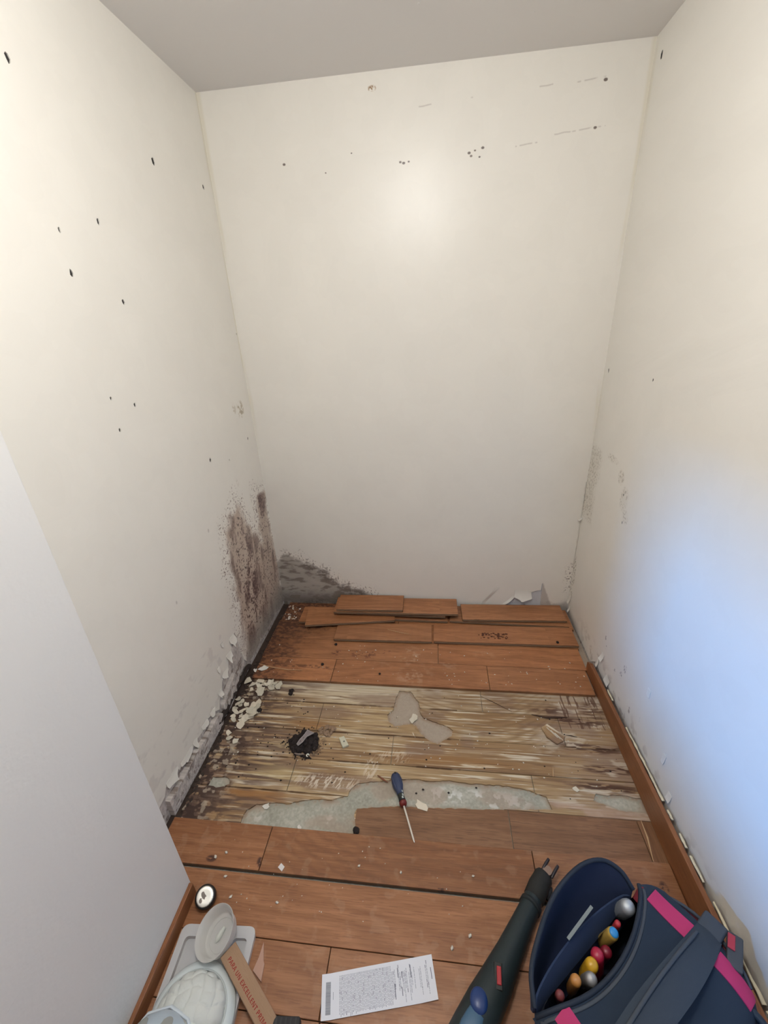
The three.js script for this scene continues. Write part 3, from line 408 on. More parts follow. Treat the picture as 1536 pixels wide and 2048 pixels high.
// ---------------------------------------------------------------- loose laminate planks by the back wall
const coreMat = std({ color: lin(0.20, 0.125, 0.075), roughness: 0.9 });
function loosePlank(label, cx, cz, L, base, turn, W = 0.14, tilt = 0) {   // base: height of its underside
  const o = thing('laminate_plank', label, 'plank', [cx, base, cz], turn, 'loose laminate planks by the back wall'); o.rotation.z = tilt;
  const b = mesh('board', plankGeo(L, W, T, 0.0011, rr(0, 1.2), rr(0, 0.6), [0.50, 0.55, 0.58]), M.lam, o); b.position.y = T;
  const t = box(-L / 2 + 0.004, L / 2 - 0.004, T * 0.36, T * 0.62, W / 2, W / 2 + 0.005); mesh('tongue', t, coreMat, o);
  return o;
}
loosePlank('shorter laminate plank lying flat on the floor in front of the stack', -0.275, -1.820, 0.524, 0.0006, 0.014, 0.138);
loosePlank('long laminate plank with rot crumbs lying beside the shorter flat plank', 0.3625, -1.831, 0.730, 0.0006, 0.010, 0.138);
loosePlank('lowest laminate plank at the left end of the stack', -0.535, -1.952, 0.472, 0.0006, 0.012);
loosePlank('skewed laminate plank on the left, its front corner jutting out', -0.478, -1.936, 0.505, T + 0.0012, 0.135);
loosePlank('low laminate plank hidden under the middle of the stack', -0.09, -1.996, 0.33, 0.0006, -0.01);
loosePlank('laminate plank wedged aslant under the middle of the stack', -0.19, -2.003, 0.505, 2 * T + 0.0018, -0.018, 0.138);
loosePlank('long laminate plank carrying the small topmost plank', -0.221, -1.998, 0.702, 3 * T + 0.0024, 0.018);
loosePlank('small laminate plank lying on top of the stack', -0.367, -2.001, 0.380, 4 * T + 0.003, 0.022);
loosePlank('lower laminate plank of the right-hand pair, jutting out at the corner', 0.405, -1.990, 0.635, 0.0006, -0.028, 0.138);
loosePlank('upper laminate plank of the right-hand pair at the right wall', 0.434, -2.004, 0.560, T + 0.0012, 0.028, 0.138);

// ---------------------------------------------------------------- screwdriver on the floor
function plasticMat(r, g, b, rough = 0.45) { return std({ color: lin(r, g, b), roughness: rough }); }
const steel = std({ color: lin(0.62, 0.62, 0.60), roughness: 0.28, metalness: 1 });
function lathe(pts, seg = 20) { return new THREE.LatheGeometry(pts.map(p => new THREE.Vector2(p[0], p[1])), seg); }
{
  const s = thing('screwdriver', 'screwdriver with worn dark blue handle lying across the grey screed', 'screwdriver', [-0.146, 0.0055, -1.038]);
  s.rotation.y = Math.atan2(0.081, 0.217); s.rotation.order = 'YXZ';
  const along = (g) => { g.rotateX(Math.PI / 2); return g; };          // lathe axis y -> z
  const grip = mesh('handle', along(lathe([[0, 0], [0.007, 0.0005], [0.013, 0.004], [0.0172, 0.012], [0.019, 0.026], [0.0185, 0.042], [0.0155, 0.058], [0.0125, 0.07], [0.0115, 0.08], [0, 0.08]], 24)), plasticMat(0.035, 0.05, 0.11, 0.5), s);
  for (let k = 0; k < 6; k++) { const a = k / 6 * Math.PI * 2 + 0.3; mesh('grip_ridge', sweep([[Math.cos(a) * 0.0165, Math.sin(a) * 0.0165, 0.014], [Math.cos(a) * 0.0182, Math.sin(a) * 0.0182, 0.03], [Math.cos(a) * 0.0166, Math.sin(a) * 0.0166, 0.05], [Math.cos(a) * 0.0138, Math.sin(a) * 0.0138, 0.064]], [0.001, 0.0022, 0.002, 0.0008], 6), plasticMat(0.05, 0.07, 0.14, 0.6), grip); }
  const hg = new THREE.CylinderGeometry(0.004, 0.004, 0.004, 12); hg.translate(0, 0.0155, 0.009); mesh('hang_hole', hg, M.hole, grip);
  mesh('neck', along(lathe([[0.0112, 0.079], [0.0112, 0.096], [0.0125, 0.102], [0.0128, 0.106], [0, 0.106]], 20)), plasticMat(0.016, 0.02, 0.018, 0.5), s);
  mesh('collar', along(lathe([[0.0127, 0.106], [0.0138, 0.109], [0.0135, 0.115], [0.009, 0.121], [0, 0.122]], 20)), plasticMat(0.17, 0.018, 0.014, 0.35), s);
  const sh = mesh('shaft', along(lathe([[0.0033, 0.118], [0.0033, 0.228], [0.0024, 0.236], [0.0008, 0.240], [0, 0.240]], 14)), std({ color: lin(0.85, 0.80, 0.72), roughness: 0.35, metalness: 0.6 }), s);
  for (const [a, z] of [[1.0, 0.088], [1.3, 0.098], [0.8, 0.074]]) { const g = new THREE.SphereGeometry(0.0036, 8, 6); g.scale(1, 0.35, 1.5); g.rotateZ(a - Math.PI / 2); g.translate(Math.cos(a) * 0.0114, Math.sin(a) * 0.0114, z); mesh('paint_splash', g, plasticMat(0.5, 0.54, 0.5), s); }
  s.position.y = YB + 0.0195;
}

// ---------------------------------------------------------------- debris on the stripped floor
const flakeMats = [std({ color: lin(0.78, 0.70, 0.56), roughness: 0.8 }), std({ color: lin(0.70, 0.64, 0.52), roughness: 0.85 }), std({ color: lin(0.60, 0.55, 0.44), roughness: 0.9 })];
function flakeGeo(r, curl, n = 9, th = 0.0014, stretch = 1) {
  const top = [], L3 = []; for (let k = 0; k < n; k++) { const a = k / n * Math.PI * 2, q = r * rr(0.55, 1.15); top.push([Math.cos(a) * q * stretch, curl * (q / r) ** 2 * (0.5 + 0.5 * Math.cos(2 * a)) * r, Math.sin(a) * q]); }
  const c = [0, 0, 0]; const dn = (p) => [p[0], p[1] - th, p[2]];
  for (let k = 0; k < n; k++) { const a = top[k], b = top[(k + 1) % n]; L3.push(c, b, a, dn(c), dn(a), dn(b), a, b, dn(b), a, dn(b), dn(a)); }
  return tri(L3, (x, y, z) => [x, z]);
}
function flake(name, label, cat, x, z, y, r, curl, mat, group, stretch = 1, tilt = 0.12) {
  const g = flakeGeo(r, curl, 9, 0.0014, stretch); const a = rr(0, 6.28); g.rotateX(rr(-tilt, tilt)); g.rotateZ(rr(-tilt, tilt)); g.rotateY(a); g.computeBoundingBox(); g.translate(0, -g.boundingBox.min.y, 0);
  const m = mesh(name, g, mat); m.position.set(x, y, z); return tag(m, label, cat, group);
}
const heap = [[-0.897, -1.45], [-0.87, -1.432], [-0.822, -1.409], [-0.815, -1.439], [-0.782, -1.45], [-0.739, -1.434], [-0.888, -1.321], [-0.878, -1.334], [-0.9, -1.345], [-0.816, -1.314], [-0.789, -1.298], [-0.787, -1.281], [-0.815, -1.261], [-0.828, -1.243], [-0.872, -1.234], [-0.831, -1.215], [-0.882, -1.274], [-0.895, -1.29], [-0.845, -1.294], [-0.845, -1.445], [-0.809, -1.39], [-0.868, -1.173], [-0.821, -1.136], [-0.853, -1.144], [-0.80, -1.325], [-0.85, -1.255], [-0.765, -1.42], [-0.835, -1.46], [-0.80, -1.44], [-0.76, -1.445], [-0.86, -1.40], [-0.83, -1.425], [-0.875, -1.31], [-0.85, -1.32], [-0.80, -1.27], [-0.815, -1.285], [-0.86, -1.28], [-0.84, -1.235], [-0.795, -1.31], [-0.885, -1.255]];
heap.forEach(([x, z], k) => flake('paint_flake', z < -1.38 ? 'cream paint flake strewn along the laminate edge by the left wall' : 'cream paint flake in the clump beside the left wall hollow', 'paint flake', x, z, YB + 0.0008 + (k % 3) * 0.0012, rr(0.011, 0.024) * (k > 20 && k < 24 ? 0.6 : 1), rr(0.1, 0.5), flakeMats[k % 3], z < -1.38 ? 'paint flakes along the laminate edge' : 'paint flakes clumped beside the left wall', rr(0.8, 1.3), 0.3));
flake('paint_flake', 'large white paint chip on the laminate edge next to the left wall', 'paint flake', -0.846, -1.527, 0.0008, 0.021, 0.3, M.chip, null, 1.3);
flake('paint_flake', 'small white paint chip at the wall end of the laminate edge', 'paint flake', -0.883, -1.512, 0.0008, 0.012, 0.3, M.chip, null, 1.0);
flake('paint_flake', 'white paint chip on the left end of the grey screed', 'paint flake', -0.600, -0.897, -0.0196, 0.014, 0.2, M.chip, null, 1.2);
flake('paint_flake', 'white paint chip against the front board edge on grey screed', 'paint flake', -0.459, -0.838, -0.0196, 0.008, 0.3, M.chip);
flake('paint_flake', 'cracked white paint shard on the small grey patch', 'paint flake', -0.089, -1.299, -0.0196, 0.030, 0.15, flakeMats[1], null, 0.6);
flake('paint_flake', 'cream sliver at the lower edge of the small grey patch', 'paint flake', -0.078, -1.228, -0.0196, 0.022, 0.2, flakeMats[0], null, 0.4);
flake('paint_flake', 'pale sliver lying right of the screwdriver neck', 'paint flake', -0.045, -0.942, YB + 0.0006, 0.016, 0.1, flakeMats[0], null, 1.8);
flake('stone_chip', 'small beige stone chip near the right grey hole', 'stone', 0.508, -1.041, YB + 0.0006, 0.012, 0.1, flakeMats[1]);
{
  const g = prism(ragged([[0.441, -1.289], [0.469, -1.31], [0.525, -1.255], [0.515, -1.232], [0.485, -1.217], [0.454, -1.245]], 0.0015, 0.01), YB + 0.0008, YB + 0.0075, 0.001); setUV(g, (x, y, z) => [(x * 0.6 + z * 0.6 + 0.9) / 1.0, (z * 0.3 - x * 0.3 + 0.5) / 0.7]);
  const o = new THREE.Group(); o.name = numbered('wood_chip'); o.position.set(0.483, YB, -1.262); scene.add(o); tag(o, 'large broken wood chip with grooves right of the centre', 'wood chip');
  g.translate(-0.483, -YB, 1.262); mesh('chip', g, M.bare, o);
  for (let k = 0; k < 3; k++) mesh('ridge', sweep([[-0.02 + k * 0.013, 0.0078, -0.028 + k * 0.012], [0.012 + k * 0.009, 0.0082, 0.018 - k * 0.001 + k * 0.006]], [0.0018, 0.0014], 6), flakeMats[1], o);
}
function splinter(label, pts, r, mat, group) { const m = mesh('wood_splinter', sweep(pts, pts.map((p, k) => k === 0 || k === pts.length - 1 ? r * 0.35 : r), 6), mat); return tag(m, label, 'splinter', group); }
const woodPale = std({ color: lin(0.55, 0.36, 0.20), roughness: 0.8 }), woodDark = std({ color: lin(0.075, 0.038, 0.024), roughness: 0.9 }), woodRed = std({ color: lin(0.24, 0.085, 0.045), roughness: 0.8 });
splinter('short upright-pointing splinter in front of the right wood chip', [[0.447, YB + 0.0025, -1.121], [0.443, YB + 0.004, -1.10], [0.439, YB + 0.0025, -1.084]], 0.0026, woodPale);
splinter('dark splinter lying above the large wood chip', [[0.415, YB + 0.003, -1.354], [0.47, YB + 0.006, -1.342], [0.52, YB + 0.005, -1.346], [0.562, YB + 0.003, -1.35]], 0.004, woodDark);
splinter('tiny dark splinter right of the large wood chip', [[0.531, YB + 0.002, -1.264], [0.552, YB + 0.003, -1.262], [0.575, YB + 0.002, -1.258]], 0.002, woodDark);
splinter('reddish wood splinter beside the screwdriver handle', [[-0.212, YB + 0.004, -1.038], [-0.19, YB + 0.004, -1.024], [-0.17, YB + 0.0036, -1.013]], 0.0036, woodRed);
splinter('thin curved splinter on the shorter flat plank', [[-0.253, 0.0168, -1.836], [-0.215, 0.018, -1.822], [-0.177, 0.0185, -1.81], [-0.123, 0.0168, -1.801]], 0.002, woodPale);
splinter('long thin bowed splinter on the boards near the left wall', [[-0.884, 0.002, -1.557], [-0.801, 0.003, -1.536], [-0.717, 0.003, -1.524], [-0.645, 0.002, -1.529]], 0.0022, woodPale);
splinter('fine splinter across the upper right bare boards', [[0.209, YB + 0.0016, -1.44], [0.27, YB + 0.003, -1.404], [0.335, YB + 0.0016, -1.364]], 0.0014, woodDark);
splinter('thin pale splinter standing off the right-hand veneer board', [[0.690, YB + 0.003, -0.952], [0.688, YB + 0.004, -0.90], [0.676, YB + 0.0035, -0.832]], 0.0032, woodPale);
// dark damp dirt heap with bracket
const lumpGeo = (r, s) => { const g = new THREE.IcosahedronGeometry(r, 1), p = g.attributes.position; for (let i = 0; i < p.count; i++) { const k = 0.7 + 0.55 * vn(p.getX(i) / r * 1.7 + s, p.getY(i) / r * 1.7 + p.getZ(i) / r * 2.1, 9); p.setXYZ(i, p.getX(i) * k, p.getY(i) * k * 0.7, p.getZ(i) * k); } g.computeVertexNormals(); return g; };
const dirtMat = std({ color: lin(0.016, 0.009, 0.008), roughness: 0.85 });
{
  const parts = []; for (let k = 0; k < 210; k++) { const a = rr(0, 6.28), d = Math.sqrt(rnd()) * (k < 150 ? 0.056 : 0.09), r = (k < 150 ? rr(0.005, 0.014) : rr(0.0015, 0.004)); const g = lumpGeo(r, k * 3.1); const hgt = Math.max(0, 0.022 * (1 - d / 0.06)); g.translate(-0.532 + Math.cos(a) * d * 1.05, YB + hgt * rnd() + r * 0.45, -1.15 + Math.sin(a) * d * 0.85); parts.push(g.index ? g.toNonIndexed() : g); }
  for (let k = 0; k < 14; k++) { const r = rr(0.003, 0.006), g = lumpGeo(r, 50 + k); g.translate(-0.558 + k * 0.0055, YB + r * 0.5, -1.103 + k * 0.0014 + rr(-0.003, 0.003)); parts.push(g); }
  tag(mesh('dirt_heap', mergeGeometries(parts), dirtMat), 'heap of black damp dirt crumbs on the bare boards', 'dirt', null, 'stuff');
  const b = thing('metal_bracket', 'small flared metal plate with two slots on the dirt heap', 'bracket', [-0.523, 0.018, -1.149]); b.rotation.z = 0.12;
  const s = shapeOf([[0.002, 0.036], [0.033, 0.021], [0.007, 0.005], [-0.005, -0.02], [-0.018, -0.035], [-0.026, -0.028], [-0.019, -0.008], [-0.007, 0.012]]);
  for (const [cx, cy] of [[-0.0145, -0.0145], [-0.006, 0.001]]) { const h = new THREE.Path(); h.moveTo(cx - 0.002, cy - 0.004); h.lineTo(cx + 0.003, cy); h.lineTo(cx + 0.001, cy + 0.004); h.lineTo(cx - 0.004, cy); h.closePath(); s.holes.push(h); }
  const g = new THREE.ExtrudeGeometry(s, { depth: 0.002, bevelEnabled: true, bevelSize: 0.0006, bevelThickness: 0.0006, bevelSegments: 1 }); g.rotateX(-Math.PI / 2); mesh('plate', g, std({ color: lin(0.26, 0.22, 0.22), roughness: 0.6 }), b);
  mesh('rim', sweep([[0.002, 0.003, -0.036], [0.033, 0.003, -0.021], [0.007, 0.003, -0.005], [-0.005, 0.003, 0.02], [-0.018, 0.003, 0.035], [-0.026, 0.003, 0.028], [-0.019, 0.003, 0.008], [-0.007, 0.003, -0.012], [0.002, 0.003, -0.036]], Array(9).fill(0.0012), 6), std({ color: lin(0.42, 0.38, 0.37), roughness: 0.5 }), b);
}
{
  const g = prism([[-0.023, -0.006], [-0.003, -0.015], [0.024, 0.024], [0.001, 0.036]], 0, 0.010, 0.001); const o = thing('plastic_clip', 'white rectangular plastic clip right of the dirt heap', 'clip', [-0.367, YB + 0.0005, -1.173]);
  mesh('body', g, std({ color: lin(0.62, 0.60, 0.46), roughness: 0.5 }), o); const h = new THREE.SphereGeometry(0.004, 10, 6); h.scale(1, 0.3, 1); h.translate(0.002, 0.0098, 0.010); mesh('boss', h, std({ color: lin(0.2, 0.2, 0.16), roughness: 0.6 }), o);
  const n = thing('wall_plug', 'small white plug tip at the front of the dirt heap', 'plug', [-0.499, YB + 0.0062, -1.094]); mesh('tip', new THREE.TorusGeometry(0.0048, 0.0024, 8, 14, 5.2), std({ color: lin(0.85, 0.83, 0.72), roughness: 0.5 }), n).rotation.x = -1.0;
  tag(mesh('plug_stem', sweep([[-0.515, YB + 0.004, -1.098], [-0.54, YB + 0.0045, -1.097], [-0.556, YB + 0.004, -1.1]], [0.0035, 0.004, 0.003], 8), std({ color: lin(0.22, 0.17, 0.14), roughness: 0.7 })), 'short grey plug stem lying before the dirt heap', 'plug');
}
{
  const parts = []; for (let k = 0; k < 40; k++) { const r = rr(0.003, 0.009), g = lumpGeo(r, k * 5.3), a = rr(0, 6.28), d = Math.sqrt(rnd()); g.translate(-0.445 + Math.cos(a) * d * 0.034, YB + r * 0.5 + 0.008 * (1 - d) * rnd(), -1.213 + Math.sin(a) * d * 0.024); parts.push(g); }
  tag(mesh('crumbled_filler', mergeGeometries(parts), std({ color: lin(0.30, 0.20, 0.13), roughness: 0.9 })), 'brown crumbled filler behind the dirt heap', 'crumbs', null, 'stuff');
  for (const [x, z, y, r, l] of [[-0.666, -1.406, YB, 0.011, 'black rotten wood lump near the cream flakes'], [-0.664, -1.39, YB, 0.010, 'second black rotten lump touching the first near the flakes'], [-0.259, -0.842, -0.0205, 0.013, 'dark rotten knob at the front edge of the grey strip'], [-0.555, -1.57, 0, 0.008, 'black crumb on the laminate near the left joint'], [-0.26, -1.527, 0, 0.006, 'small black crumb on the laminate near the middle'], [-0.517, -1.715, 0, 0.008, 'dark crumb before the shorter flat plank corner'], [-0.775, -1.288, YB, 0.011, 'black crumb beside the paint flake heap'], [0.627, -1.78, T + 0.0006, 0.007, 'dark crumb at the right end of the long flat plank']]) { const g = lumpGeo(r, x * 40); g.computeBoundingBox(); g.translate(0, -g.boundingBox.min.y, 0); const m = mesh('dirt_crumb', g, dirtMat); m.position.set(x, y, z); tag(m, l, 'dirt'); }
  const rot = []; for (let k = 0; k < 46; k++) { const r = rr(0.002, 0.0055), g = lumpGeo(r, k * 2.3 + 7); g.scale(1.3, 0.5, 1); g.translate(rr(0.235, 0.39), T + 0.0006 + r * 0.22, -1.815 + rr(-0.022, 0.02)); rot.push(g); }
  tag(mesh('rot_crumbs', mergeGeometries(rot), std({ color: lin(0.10, 0.035, 0.02), roughness: 0.9 })), 'reddish brown rot crumbs scattered on the long flat plank', 'crumbs', null, 'stuff');
}
// fine pale grit scattered over the floor
{
  let parts = []; const grit = std({ color: lin(0.78, 0.72, 0.62), roughness: 0.8 });
  const put = (x, z, y, r) => { const g = new THREE.TetrahedronGeometry(r, 1); g.scale(1.3, 0.45, 0.9); g.rotateY(rr(0, 6)); g.translate(x, y + r * 0.4, z); g.deleteAttribute('uv'); parts.push(g); };
  const heapUp = (label) => { tag(mesh('plaster_grit', mergeGeometries(parts), grit), label, 'grit', null, 'stuff'); parts = []; };
  for (const [x, z] of [[-0.643, -0.672], [-0.604, -0.624], [-0.459, -0.623], [-0.232, -0.736], [0.1, -0.6], [-0.1, -0.73], [0.05, -0.57], [-0.7, -0.72], [-0.67, -0.735], [0.12, -0.74], [0.17, -0.585]]) put(x, z, 0, rr(0.003, 0.0055));
  for (let k = 0; k < 34; k++) put(rr(-0.66, 0.14), rr(-0.80, -0.60), 0, rr(0.0008, 0.002));
  heapUp('fine pale plaster grit on the front laminate boards');
  for (let k = 0; k < 70; k++) put(rr(-0.86, 0.70), rr(-1.735, -1.475), 0, rr(0.0012, 0.004));
  heapUp('fine pale plaster grit on the rear laminate boards');
  for (let k = 0; k < 30; k++) put(rr(-0.88, -0.80), rr(-2.05, -1.9), 0, rr(0.002, 0.008));
  heapUp('white plaster crumbs in the far left corner');
  for (let k = 0; k < 110; k++) put(rr(-0.86, 0.68), rr(-1.44, -1.06), YB, rr(0.0012, 0.0034));
  heapUp('fine pale plaster grit on the bare boards');
  const dk = []; for (let k = 0; k < 120; k++) { const r = rr(0.0012, 0.004), g = new THREE.TetrahedronGeometry(r, 1); g.scale(1.2, 0.5, 1); g.translate(k < 80 ? rr(-0.88, -0.55) : rr(-0.6, 0.7), YB + r * 0.3, rr(-1.44, -0.98)); g.deleteAttribute('uv'); dk.push(g); }
  tag(mesh('dark_grit', mergeGeometries(dk), dirtMat), 'fine dark dirt specks scattered over the bare boards', 'dirt', null, 'stuff');
  const gp = []; for (let k = 0; k < 130; k++) { const r = rr(0.003, 0.010), g = lumpGeo(r, k * 1.7); g.translate(XL + 0.012 + rr(0, 0.03), -0.0205 + r * 0.3, rr(-2.05, -0.85)); gp.push(g); }
  tag(mesh('gap_rubble', mergeGeometries(gp), std({ color: lin(0.05, 0.035, 0.028), roughness: 0.95 })), 'dark rubble filling the gap along the left wall', 'rubble', null, 'stuff');
}
tag(mesh('paper_scrap', prism([[-0.480, -0.722], [-0.466, -0.713], [-0.471, -0.700], [-0.487, -0.710]], 0.0006, 0.0016), std({ color: lin(0.8, 0.76, 0.74), roughness: 0.8 })), 'tiny white paper square on the laminate before the open gap', 'paper');

// ---------------------------------------------------------------- receipt
{
  const c = document.createElement('canvas'); c.width = 420; c.height = 1460; const k = c.getContext('2d');
  k.fillStyle = '#e9eaf0'; k.fillRect(0, 0, 420, 1460);
  k.fillStyle = '#8e9098'; for (let x = 84; x < 372;) { const w = 2 + Math.floor(rnd() * 5); k.fillRect(x, 1345, w, 62); x += w + 1 + Math.floor(rnd() * 3); } k.fillStyle = 'rgba(140,142,150,0.55)'; k.fillRect(80, 1345, 296, 62);
  k.fillStyle = '#9a9ca6'; k.fillRect(180, 1310, 70, 6);
  for (let y = 70; y < 1240; y += 17) {                                  // rows of print too small to read
    const dense = y > 560; let x = 40 + (dense ? 0 : Math.floor(rnd() * 90)); const end = dense ? 385 : 250 + rnd() * 130; if (!dense && rnd() < 0.25) continue;
    while (x < end) { const w = 8 + rnd() * 34; k.fillStyle = rnd() < 0.15 ? '#7a7d8a' : '#aeb0ba'; k.fillRect(x, y, w, 8); x += w + 5; }
  }
  k.fillStyle = '#70727e'; for (const [x, y, w] of [[120, 36, 110], [70, 470, 90], [210, 520, 140], [250, 430, 80], [110, 420, 60], [60, 300, 120]]) k.fillRect(x, y, w, 9);
  const t = new THREE.CanvasTexture(c); t.colorSpace = THREE.SRGBColorSpace;
  const A = [-0.288, -0.486], B = [-0.005, -0.553], C = [0.013, -0.470], D = [-0.272, -0.406];   // left-back, right-back, right-front, left-front
  const g = sheet(14, 4, (u, v) => { const x = mix(mix(A[0], B[0], u), mix(D[0], C[0], u), v), z = mix(mix(A[1], B[1], u), mix(D[1], C[1], u), v); return [x + 0.1375, 0.0012 + 0.0016 * (Math.sin(u * 5) * 0.5 + 0.5) + 0.0045 * Math.max(0, u - 0.85) / 0.15 * v * v + 0.003 * Math.max(0, 0.06 - u) / 0.06, z + 0.479]; }, 0.0003);
  const uv = g.attributes.uv; for (let i = 0; i < uv.count; i++) { const u = uv.getX(i), v = uv.getY(i); uv.setXY(i, v, u); }
  const m = mesh('receipt', g, std({ map: t, roughness: 0.75 })); m.position.set(-0.1375, 0.0004, -0.479); tag(m, 'long white printed receipt lying on the laminate', 'receipt');
}

// ---------------------------------------------------------------- left foreground: cap, plastic lid, tray, masks, carton bar
{
  const o = thing('round_cap', 'round metal faced cap with black rubber side by the left skirting', 'cap', [-0.672, 0.0005, -0.612]);
  const tilt = (g) => { g.rotateZ(-0.20); g.rotateX(0.34); g.translate(0, 0.012, 0); return g; };
  mesh('rubber_body', tilt(lathe([[0, -0.004], [0.026, -0.003], [0.029, 0.003], [0.029, 0.021], [0.0265, 0.026], [0.022, 0.0255], [0, 0.0255]], 28)), plasticMat(0.012, 0.010, 0.009, 0.5), o);
  mesh('metal_face', tilt(lathe([[0, 0.0278], [0.014, 0.0280], [0.021, 0.0284], [0.0235, 0.0272], [0.0245, 0.0255], [0.022, 0.0245]], 28)), std({ color: lin(0.85, 0.83, 0.76), roughness: 0.36, metalness: 0.75 }), o);
  const fg = flakeGeo(0.0105, 0, 9, 0.0004, 0.55); fg.rotateY(0.9); fg.translate(-0.004, 0.0288, -0.002); mesh('face_scuff', tilt(fg), plasticMat(0.24, 0.20, 0.17, 0.6), o); const fh = flakeGeo(0.006, 0, 8, 0.0004, 0.8); fh.translate(-0.008, 0.0288, 0.010); mesh('face_scuff', tilt(fh), plasticMat(0.3, 0.25, 0.22, 0.6), o);
}
const clearPlastic = phys({ color: lin(0.90, 0.91, 0.92), transmission: 0.5, thickness: 0, roughness: 0.2, ior: 1.45 });
const frosted = phys({ color: lin(0.84, 0.83, 0.80), transmission: 0.42, thickness: 0, roughness: 0.45, ior: 1.45 });
{ // blister tray
  const o = thing('plastic_tray', 'clear moulded plastic tray lying flat under the white mask', 'tray', [-0.592, 0.0006, -0.445], 0.06);
  const rrect = (w, d, r, S = THREE.Shape) => { const s = new S(); s.moveTo(-w + r, -d); s.lineTo(w - r, -d); s.quadraticCurveTo(w, -d, w, -d + r); s.lineTo(w, d - r); s.quadraticCurveTo(w, d, w - r, d); s.lineTo(-w + r, d); s.quadraticCurveTo(-w, d, -w, d - r); s.lineTo(-w, -d + r); s.quadraticCurveTo(-w, -d, -w + r, -d); return s; };
  const s = rrect(0.106, 0.108, 0.022); for (const sx of [-0.068, 0.068]) { const h = rrect(0.020, 0.082, 0.012, THREE.Path); const P = new THREE.Path(h.getPoints(6).map(p => new THREE.Vector2(p.x + sx, p.y)).reverse()); s.holes.push(P); }
  const g = new THREE.ExtrudeGeometry(s, { depth: 0.0012, bevelEnabled: false, curveSegments: 6 }); g.rotateX(-Math.PI / 2); g.translate(0, 0.016, 0); mesh('flange', g, clearPlastic, o);
  const wall = (pts, y0, y1) => { const L3 = []; for (let k = 0; k < pts.length; k++) { const a = pts[k], b = pts[(k + 1) % pts.length]; const A = [a.x, y0, -a.y], B = [b.x, y0, -b.y], C = [b.x, y1, -b.y], D = [a.x, y1, -a.y]; L3.push(A, B, C, A, C, D); } return tri(L3, (x, y, z) => [x, z]); };
  mesh('outer_wall', wall(rrect(0.105, 0.107, 0.022).getPoints(6), 0, 0.016), clearPlastic, o);
  for (const sx of [-0.068, 0.068]) { const p = rrect(0.020, 0.082, 0.012).getPoints(6).map(q => new THREE.Vector2(q.x + sx, q.y)); mesh('well_wall', wall(p, 0.002, 0.0165), clearPlastic, o); const f = new THREE.ExtrudeGeometry(rrect(0.020, 0.082, 0.012), { depth: 0.001, bevelEnabled: false, curveSegments: 6 }); f.rotateX(-Math.PI / 2); f.translate(sx, 0.0015, 0); mesh('well_floor', f, clearPlastic, o); }
}
{ // deep translucent lid leaning on the bar
  const o = thing('plastic_tub', 'deep round translucent plastic tub tilted towards the left skirting', 'tub', [-0.588, 0.069, -0.519]);
  o.quaternion.setFromUnitVectors(new THREE.Vector3(0, 1, 0), new THREE.Vector3(-0.34, 0.92, 0.17).normalize());
  mesh('cup', lathe([[0, -0.034], [0.044, -0.033], [0.0485, -0.029], [0.0515, -0.012], [0.0545, -0.008], [0.058, 0], [0.0592, 0.0008], [0.0585, 0.0016], [0.0565, 0.0005], [0.053, -0.0065], [0.050, -0.0105], [0.047, -0.0275], [0.043, -0.0315], [0, -0.0325]], 40), frosted, o);
  mesh('ring', (() => { const g = new THREE.TorusGeometry(0.036, 0.0012, 6, 40); g.rotateX(Math.PI / 2); g.translate(0, -0.0315, 0); return g; })(), frosted, o);
  const nub = sweep([[-0.012, -0.031, 0.014], [-0.006, -0.029, 0.006], [0.0, -0.028, -0.004], [0.006, -0.03, -0.016]], [0.003, 0.0075, 0.0065, 0.0045], 10); mesh('centre_mark', nub, std({ color: lin(0.66, 0.68, 0.62), roughness: 0.6 }), o);
}
